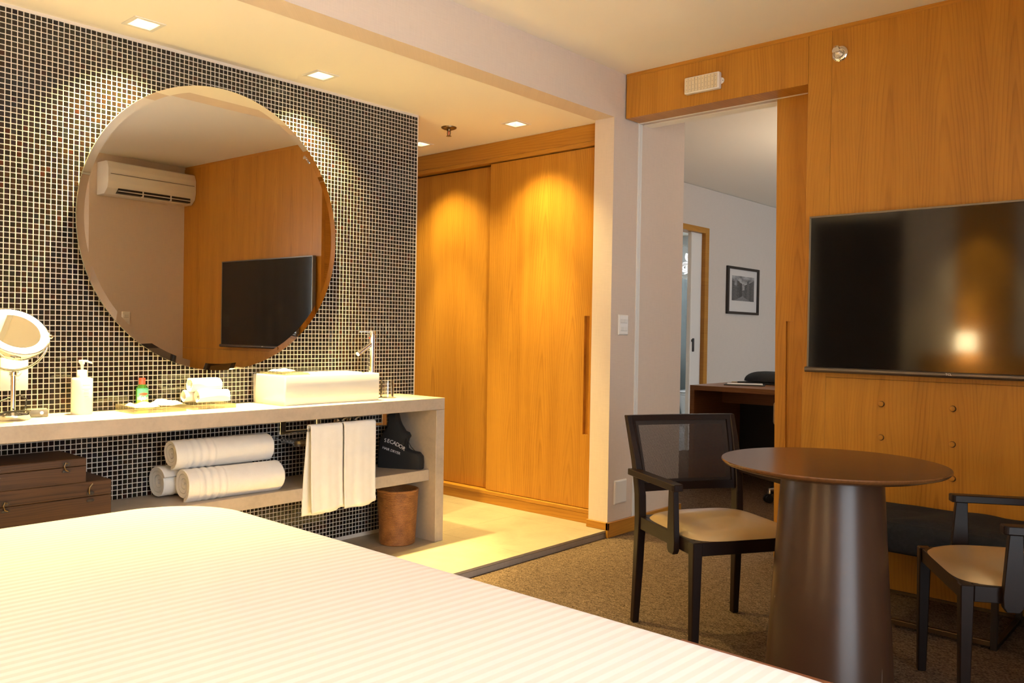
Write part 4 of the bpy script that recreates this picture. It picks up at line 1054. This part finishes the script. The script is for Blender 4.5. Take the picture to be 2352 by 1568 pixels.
    for j in range(nh_):
        k = .05 + .88*(j+.5)/nh_; strand((-.94, k), (.94, k), .0012, 0, 8)
    MB().raw(vs, fs).build('cane_panel', 'cane', t, **L)['kind'] = 'stuff'
    # double edge band of the cane where the frame rebate backs it
    vs, fs = [], []
    def quadband(s0, s1, k0, k1, n):
        for i in range(n+1):
            f = i/n
            if abs(s1-s0) > abs(k1-k0): a_, c_ = bp(s0+(s1-s0)*f, k0), bp(s0+(s1-s0)*f, k1)
            else: a_, c_ = bp(s0, k0+(k1-k0)*f), bp(s1, k0+(k1-k0)*f)
            vs.append(a_+Vector((0, -.006, 0))); vs.append(c_+Vector((0, -.006, 0)))
            if i: b0 = len(vs)-4; fs.append((b0, b0+1, b0+3, b0+2))
    quadband(-.94, .94, .855, .93, 10); quadband(-.94, .94, .05, .09, 10); quadband(-.94, -.85, .05, .93, 6); quadband(.85, .94, .05, .93, 6)
    MB().raw(vs, fs).build('cane_backing', 'chair_wood', t, **L)
    return t
dw1 = Vector((math.sin(R(31)), math.cos(R(31)), 0)); df1 = Vector((dw1.y, -dw1.x, 0))
RRp = Vector((-1.58, 3.143, 0)); ctr = RRp - dw1*.222 + df1*.235
make_chair('dark armchair with cane back and cream seat left of the round table', tuple(ctr), math.atan2(-dw1.y, -dw1.x))
A_, B_ = Vector((-.836, 3.036, 0)), Vector((-.622, 2.668, 0)); dw2 = (A_-B_).normalized(); df2 = Vector((-dw2.y, dw2.x, 0))
if df2.x > 0: df2 = -df2
ctr2 = (A_+B_)/2 + dw2*.006 - df2*.212
make_chair('dark armchair with cream seat cut off at right edge beside bench', tuple(ctr2), math.atan2(-df2.x, df2.y))

# ------------------------------------------------------------------ bench under the television
bn = thing('upholstered_bench', 'low bench with navy cushion on dark metal frame under the television', 'bench', (-.6, 3.64, 0))
y0_, y1_ = 3.405, 3.868
b = MB().box((-1.34, y0_+.005, .285), (.30, y1_, .405), .03, 4)
b.build('seat_cushion', 'bench', bn, smooth=True)
def wrinkle(u, v):
    x = -1.325 + u*1.61; y = y0_+.02 + v*(y1_-y0_-.04)
    w = .008*math.sin(9*x+3*y+2*math.sin(5*y+x)) + .006*math.sin(17*x-11*y)
    e = min(1, 8*min(u, 1-u, v, 1-v))
    return (x, y, .398 + (.014 + w)*e)
MB().grid(wrinkle, 70, 20).build('loose_cover', 'bench', bn, smooth=True)
for x in (-1.30, -.7035):
    MB().box((x-.011, y0_+.012, 0), (x+.011, y0_+.034, .284), .001, 1).build('leg', 'iron', bn)
    MB().box((x-.011, y1_-.034, 0), (x+.011, y1_-.012, .284), .001, 1).build('leg', 'iron', bn)
    MB().box((x-.010, y0_+.035, .001), (x+.010, y1_-.035, .018), .001, 1).build('floor_rail', 'iron', bn)
MB().box((-1.288, y0_+.012, .012), (-.715, y0_+.034, .030), .001, 1).build('floor_rail', 'brass', bn)
MB().box((-1.288, y0_+.20, .255), (-.715, y0_+.22, .284), .001, 1).build('seat_rail', 'iron', bn)

# ------------------------------------------------------------------ bed
bd = thing('bed', 'large bed with white striped duvet filling the foreground', 'bed', (-1.4, .2, 0))
MB().box((-2.36, -.86, .06), (-.18, 1.24, .30), .01, 1).build('bed_base', 'bed_wood', bd)
MB().box((-2.34, -.84, .302), (-.19, 1.20, .545), .05, 4).build('mattress', 'white_m', bd, smooth=True)
MB().box((-.75, 1.270, 0), (-.14, 1.297, .589), .004, 2).build('footboard', 'bed_wood', bd, smooth=True)
MB().box((-2.44, YF+.002, 0), (-.28, YF+.05, .98), .006, 2).build('headboard', 'teak_h', bd, smooth=True)
ix0, ix1, iy0, iy1 = -2.375, -.16, -.80, 1.243
TOPZ = .600
def duvet(u, v):
    ext = .34; x = ix0-ext + u*(ix1-ix0+2*ext); y = iy0-.10 + v*(iy1-iy0+.10+ext)
    rc = .20
    qx = min(max(x, ix0+rc), ix1-rc); qy = min(max(y, iy0-1), iy1-rc)
    dx, dy = x-qx, y-qy; L = math.hypot(dx, dy)
    cr = TOPZ + .012*math.sin(2.1*x+.6)*math.sin(1.7*y+.4)*0 + .016*max(0, 1-((x+1.4)/.95)**2)*max(0, 1-((y-.25)/1.0)**2)
    cr -= .016*max(0, (x+.56)/.2)**2 if x > -.56 else 0
    if L <= rc: return (x, y, cr)
    nx, ny = dx/L, dy/L; e = L - rc; r = .085
    bx_, by_ = qx + nx*rc, qy + ny*rc
    if e < r*PI/2: a = e/r; return (bx_ + nx*r*math.sin(a), by_ + ny*r*math.sin(a), cr - r*(1-math.cos(a)))
    dn = e - r*PI/2
    fold = .006*math.sin(14*(x*abs(ny)+y*abs(nx)))*min(1, dn*8)
    lim = .024 if ny > .3 else 0
    return (bx_ + nx*(r + fold - lim*min(1, dn*20)*.6), by_ + ny*(r + fold - lim*min(1, dn*20)*3), cr - r - dn)
MB().grid(duvet, 150, 150).build('duvet', 'duvet', bd, smooth=True, recalc=True)

# ------------------------------------------------------------------ neighbouring room
dk = thing('writing_desk', 'brown wooden writing desk in the next room seen through doorway', 'desk', (-2.2, 5.95, 0))
dx0, dx1, dy0, dy1 = -3.200, -1.30, 5.585, 6.42
MB().box((dx0, dy0, .714), (dx1, dy1, .750), .001, 1).build('desk_top', 'desk_wood', dk)
MB().box((dx0, dy0, 0), (dx0+.036, dy1, .7138), .001, 1).build('side_panel', 'desk_wood', dk)
MB().box((dx1-.036, dy0, 0), (dx1, dy1, .7138), .001, 1).build('side_panel', 'desk_wood', dk)
MB().box((dx0+.0364, 6.02, .60), (dx1-.0364, 6.05, .7138)).build('apron', 'desk_wood', dk)
MB().box((dx0+.0364, 6.33, 0), (dx1-.0364, 6.36, .7136)).build('back_panel', 'black', dk)
cu_ = thing('blue_cushion', 'rounded blue grey cushion lying on the writing desk', 'cushion', (-2.84, 6.20, .7645))
b = MB(); bm2 = bmesh.new(); bmesh.ops.create_uvsphere(bm2, u_segments=36, v_segments=18, radius=1)
for v_ in bm2.verts:
    x, y, z = v_.co; k = 1.0
    sx_ = math.copysign(abs(x)**.62, x); sy_ = math.copysign(abs(y)**.62, y)
    v_.co = Vector((sx_*.215, sy_*.125, z*(.078 if z > 0 else .006)))
b._merge(bm2, T((-2.86, 6.25, .7715), 0, 0, R(-8))); b.build('cushion_body', 'cushion', cu_, smooth=True)
MB().box((-.225, -.135, .7505), (.225, .135, .764), .004, 2, T((-2.86, 6.25, 0), 0, 0, R(-8))).build('tray_board', 'black', cu_, smooth=True)
nb = thing('notepad', 'white notepad sheets on dark pad lying on writing desk', 'notepad', (-2.95, 5.97, .7505))
MB().box((-.145, -.10, .7504), (.155, .085, .756), .002, 1, T((-2.93, 5.925, 0), 0, 0, R(24))).build('desk_pad', 'black', nb)
MB().box((-.13, -.075, .7565), (.13, .09, .7605), .001, 1, T((-2.93, 5.935, 0), 0, 0, R(26))).build('paper_block', 'paper_sheet', nb)
pn = MB().tube([(-3.16, 6.17, .755), (-3.05, 6.24, .755)], .0042, 8).build('pencil', 'led_face', None, (-3.1, 6.2, .7505))
tag(pn, 'pale pencil lying behind the notepad on writing desk', 'pencil')

oc = thing('office_chair', 'swivel chair with cream seat and chrome base behind sliding door', 'chair', (-2.33, 5.60, 0))
hx, hy = -2.29, 5.62
MB().lathe([(.03, .07), (.034, .08), (.03, .12), (.022, .125), (.022, .40), (.06, .41), (0, .412)], 24, T((hx, hy, 0))).build('column', 'steel', oc, smooth=True)
for k in range(5):
    a = R(162) + 2*PI*k/5; d = Vector((math.cos(a), math.sin(a), 0)); e = Vector((hx, hy, 0)) + d*.295
    MB().tube([Vector((hx, hy, .105)) + d*.03, Vector((hx, hy, .092)) + d*.22, e + Vector((0, 0, .086)), e + Vector((0, 0, .062))], [.021, .017, .014, .012], 12).build('base_arm', 'steel', oc, smooth=True)
    s_ = Vector((-d.y, d.x, 0)); c = MB()
    for q in (-1, 1): c.lathe([(.010, -.011), (.027, -.009), (.028, 0), (.027, .009), (.010, .011)], 20, basis(e + d*.008 + s_*.014*q + Vector((0, 0, .0285)), d, (0, 0, 1), s_))
    c.box((-.012, -.012, .03), (.012, .012, .062), .003, 1, T(e)); c.build('caster', 'black', oc, smooth=True)
MB().box((hx-.16, hy-.20, .412), (hx+.22, hy+.22, .475), .03, 3).build('seat', 'black', oc, smooth=True)
MB().box((hx-.150, hy-.27, .53), (hx+.21, hy-.22, .685), .02, 3).build('backrest', 'leather', oc, smooth=True)
for s_ in (-1, 1): MB().tube([(hx+s_*.10, hy-.10, .40), (hx+s_*.10, hy-.25, .43), (hx+s_*.10, hy-.262, .54)], .012, 10).build('back_support', 'steel', oc, smooth=True)

pc = thing('framed_picture', 'dark framed black and white street photograph on the far wall', 'picture', (-4.09, 8.2, 1.60))
XFW = -4.0995; py0, py1, pz0, pz1 = 7.842, 8.560, 1.352, 1.843
for a, b_ in (((py0, pz0), (py1, pz0+.026)), ((py0, pz1-.026), (py1, pz1)), ((py0, pz0+.0262), (py0+.038, pz1-.0262)), ((py1-.038, pz0+.0262), (py1, pz1-.0262))):
    MB().box((XFW, a[0], a[1]), (XFW+.022, b_[0], b_[1]), .001, 1).build('frame_bar', 'frame_dark', pc)
MB().box((XFW, py0+.03, pz0+.02), (XFW+.008, py1-.03, pz1-.02)).build('mount', 'photo_mat', pc)
def street():
    g = G('street_photograph'); o = g.xyz(g.coord('Generated')); u, v = o[1], o[2]
    # perspective street: sky, towers at both sides, pavement
    cu = g.m('ABSOLUTE', g.m('SUBTRACT', u, .47)); 
    blk = g.m('FLOOR', g.m('MULTIPLY', u, 9)); hgt = g.m('ADD', g.m('MULTIPLY', g.white(blk), .34), g.m('ADD', .42, g.m('MULTIPLY', cu, .42)))
    bld = g.m('LESS_THAN', v, hgt)
    road = g.m('LESS_THAN', g.m('ADD', v, g.m('MULTIPLY', cu, .55)), .20)
    cloud = g.noise(g.vec(g.m('MULTIPLY', u, 4), g.m('MULTIPLY', v, 5), 1), 1, 4)
    win = g.noise(g.vec(g.m('MULTIPLY', u, 40), g.m('MULTIPLY', v, 22), 2), 1, 3)
    sky = g.ramp(cloud, [(.35, (.12,)*3), (.62, (.40,)*3)])
    wall_ = g.ramp(g.m('ADD', g.m('MULTIPLY', win, .8), g.m('MULTIPLY', g.white(g.m('ADD', blk, 9)), .2)), [(.3, (.012,)*3), (.7, (.16,)*3)])
    c = g.mix(bld, sky, wall_); c = g.mix(road, c, g.ramp(win, [(.3, (.12,)*3), (.7, (.26,)*3)]))
    g.set(color=c, rough=.4); return g.mat
MB().box((XFW+.008, 7.955, 1.492), (XFW+.0086, 8.458, 1.751)).build('photograph', street(), pc)

# bathroom doorway in the far wall
fr2 = MB().box((-4.215, 7.382, 0), (-4.085, 7.455, 2.179), .001, 1).box((-4.215, 6.50, 2.124), (-4.085, 7.381, 2.179), .001, 1).box((-4.215, 6.50, 0), (-4.085, 6.56, 2.123), .001, 1)
struct(fr2.build('door_frame', bbm))
bdoor = MB().box((-4.16, 7.172, .01), (-4.125, 7.3815, 2.122), .001, 1); bo = struct(bdoor.build('door_2', 'white_m'))
MB().box((-4.1245, 7.222, .965), (-4.1145, 7.252, 1.095), .006, 2).build('door_handle', 'black', bo, smooth=True)
MB().box((-4.1245, 7.205, 1.06), (-4.116, 7.2215, 1.085), .003, 1).build('door_latch', 'black', bo)
MB().box((-4.1248, 7.176, .02), (-4.122, 7.196, 2.11)).build('edge_profile', 'white', bo)
# bathroom shell with large wall tiles
bs = struct(MB().box((-6.2, 6.3, -.05), (-4.2, 9.95, 0)).build('floor', 'bath_tile'))
struct(MB().box((-6.2, 6.3, 2.45), (-4.2, 9.95, 2.5)).build('ceiling', 'ceil'))
bw = struct(MB().box((-6.22, 9.85, 0), (-4.2, 9.95, 2.45)).box((-6.25, 6.25, 0), (-6.2, 9.95, 2.45)).box((-6.2, 6.2, 0), (-4.2, 6.25, 2.45)).build('wall_bathroom', 'grout'))
for i in range(5):
    for j in range(4):
        MB().box((-6.19+.396*i+.001, 9.838, .61*j+.001), (-6.19+.396*(i+1)-.001, 9.8495, min(.61*(j+1), 2.45)-.001), .0006, 1).build('wall_tile', 'bath_tile', bw)
for i in range(6):
    for j in range(4):
        MB().box((-6.1995, 6.27+.594*i+.001, .61*j+.001), (-6.188, 6.27+.594*(i+1)-.001, min(.61*(j+1), 2.45)-.001), .0006, 1).build('wall_tile', 'bath_tile', bw)
bl_ = thing('bathroom_ceiling_light', 'bright square ceiling light inside the far bathroom', 'ceiling light', (-5.2, 8.6, 2.44))
MB().box((-5.45, 8.35, 2.436), (-4.95, 8.85, 2.4498)).build('light_frame', 'white', bl_)
MB().box((-5.43, 8.37, 2.430), (-4.97, 8.83, 2.4355)).build('light_diffuser', 'bath_glow', bl_)
gs = thing('shower_screen', 'clear glass shower screen with bright edge in far bathroom', 'shower screen', (-5.3, 9.1, 0))
MB().box((-5.60, 8.85, .02), (-5.59, 9.79, 1.85)).build('glass_panel', 'shower', gs)
MB().box((-5.602, 9.791, .02), (-5.588, 9.80, 1.85)).build('edge_strip', 'steel', gs)
tr = thing('towel_rack', 'chrome bathroom towel rack on which rolled towels rest', 'towel rack', (-5.14, 8.8, 1.82))
for x in (-5.30, -5.20, -5.10, -5.00): MB().tube([(x, 8.60, 1.828), (x, 8.98, 1.828)], .006, 8).build('rack_bar', 'chrome', tr, smooth=True)
for y in (8.61, 8.97): MB().tube([(-5.32, y, 1.817), (-4.90, y, 1.817)], .0055, 8).build('rack_bar', 'chrome', tr, smooth=True)
for (x, z, r_, lb_, sd_) in ((-5.035, 1.8365, .078, 'white rolled towel at left on bathroom rack showing its spiral end', 1), (-4.870, 1.8365, .078, 'white rolled towel at right on bathroom rack, hidden by the door', 2), (-4.952, 1.966, .078, 'white rolled towel on top of the bathroom rack pile', 3)):
    rolled_towel('bathroom_towel', lb_, (x, 8.62, z), (-.05, 1, 0), .32, r_, 2.6, .93, seed=sd_, start=sd_, group='rolled towels on the bathroom rack')
MB().tube([(-4.90, 8.61, 1.817), (-4.78, 8.61, 1.817)], .0055, 8).build('rack_arm', 'chrome', tr, smooth=True)
sh_ = thing('shower_valve', 'chrome shower arm high on the far bathroom wall', 'shower arm', (-5.6, 9.84, 2.25))
MB().lathe([(.03, 0), (.03, .008), (.012, .01), (.012, .05), (0, .05)], 20, T((-5.6, 9.837, 2.262), PI/2)).build('wall_flange', 'chrome', sh_, smooth=True)
MB().tube([(-5.6, 9.80, 2.262), (-5.6, 9.55, 2.285), (-5.6, 9.50, 2.262)], .011, 10).build('arm', 'chrome', sh_, smooth=True)
tl = thing('toilet', 'white porcelain toilet partly hidden behind the writing desk', 'toilet', (-5.3, 9.2, 0))
def oval_pts(a, b_, n=32): return [(a*math.cos(2*PI*k/n), b_*math.sin(2*PI*k/n)) for k in range(n)]
lo = [([(-5.25+x, 9.25+y) for x, y in oval_pts(a, b_)], z) for a, b_, z in ((.13, .19, .001), (.12, .18, .12), (.15, .22, .28), (.185, .25, .37), (.185, .25, .395))]
loops(MB(), lo).build('bowl', 'porcelain', tl, smooth=True)
for z, nm in ((.398, 'seat_ring'), (.422, 'seat_lid')):
    loops(MB(), [([(-5.25+x, 9.25+y) for x, y in oval_pts(a, b_)], zz) for a, b_, zz in ((.185, .25, z), (.19, .255, z+.006), (.19, .255, z+.016), (.18, .245, z+.020))]).build(nm, 'porcelain', tl, smooth=True)
MB().box((-5.44, 9.505, .36), (-5.06, 9.70, .80), .03, 3).build('cistern', 'porcelain', tl, smooth=True)

# ------------------------------------------------------------------ curtain beside the window
def curt(u, v):
    y = 1.84 + .98*u; return (.93 + .028*math.sin(u*46) + .006*math.sin(u*17+v*3), y, .015 + 2.52*v)
cu = thing('window_curtain', 'pale grey pleated curtain at right beside the window outside the picture', 'curtain', (.93, 2.49, 0))
o = MB().grid(curt, 120, 6).build('curtain_cloth', 'paper2', cu, smooth=True); md = o.modifiers.new('thickness', 'SOLIDIFY'); md.thickness = .003
MB().tube([(.93, -.88, 2.545), (.93, 3.02, 2.545)], .012, 12).build('curtain_rail', 'white_m', cu, smooth=True)

# ------------------------------------------------------------------ behind the camera: what the television and mirror show
for x, lbx in ((-2.02, 'warm bedside wall lamp outside the picture left of bed'), (-.30, 'warm bedside wall lamp outside the picture right of bed')):
    lp = thing('bedside_lamp', lbx, 'lamp', (x, YF+.1, 1.08), 0, 'bedside wall lamps')
    MB().box((x-.04, YF+.0005, 1.02), (x+.04, YF+.02, 1.16), .004, 1).build('wall_plate', 'steel', lp)
    MB().tube([(x, YF+.02, 1.09), (x, YF+.10, 1.09)], .009, 10).build('lamp_arm', 'steel', lp, smooth=True)
    MB().lathe([(.085, 0), (.075, .17)], 40, T((x, YF+.12, 1.02)), cap=False).build('lamp_shade', 'shade_glow', lp, smooth=True)
    pl = lamp('bedside_bulb', 'POINT', (x, YF+.12, 1.10), 7, (1, .83, .6), shadow_soft_size=.07)
    pl.parent = lp; pl.location = (0, .02, .02)
    up = lamp('added_uplight', 'SPOT', (x, YF+.12, 1.22), 45, WARM2, (0, .05, 1), spot_size=R(86), spot_blend=.8, shadow_soft_size=.05)  # extra upward beam added to brighten the ceiling and the wall behind the bed
    up.parent = lp; up.location = (0, .02, .14)
for x0, x1 in ((-2.14, -1.801), (-1.799, -1.66)):
    MB().box((x0, YF+.0005, .985), (x1, YF+.018, ZC-.002), .001, 1).build('wall_panel', 'teak_x', bpy.data.objects['wall_front'])
sl = thing('surface_spotlight', 'small white surface spotlight on the ceiling above the headboard outside the picture', 'ceiling light', (-1.95, -.55, ZC))
MB().lathe([(.034, -.11), (.04, -.108), (.04, 0), (0, 0)], 28, T((-1.95, -.55, ZC)), cap=False).build('spotlight_can', 'white_m', sl, smooth=True)
MB().lathe([(.033, -.100), (0, -.100)], 24, T((-1.95, -.55, ZC)), cap=False).build('lamp_face', 'glow', sl)
o = lamp('headboard_spot', 'SPOT', (-1.95, -.55, ZC-.115), 70, WARM, (0, -.25, -1), spot_size=R(62), spot_blend=.6, shadow_soft_size=.03); o.parent = sl; o.location = (0, 0, -.115)
nl = thing('fill_lamp', 'added fill lamp shaped as a desk lamp, hidden behind sliding door', 'lamp', (-1.62, 6.1, .7505))  # added out of sight to warm and brighten the next room
MB().lathe([(.07, 0), (.07, .012), (.012, .02), (.009, .36), (0, .36)], 28, T((-1.62, 6.1, .7505))).build('lamp_base', 'steel', nl, smooth=True)
MB().lathe([(.12, .34), (.09, .52)], 36, T((-1.62, 6.1, .7505)), cap=False).build('lamp_shade', 'white_m', nl, smooth=True)
pl = lamp('fill_bulb', 'POINT', (-1.62, 6.1, 1.18), 60, (1, .84, .62), shadow_soft_size=.08); pl.parent = nl; pl.location = (0, 0, .43)
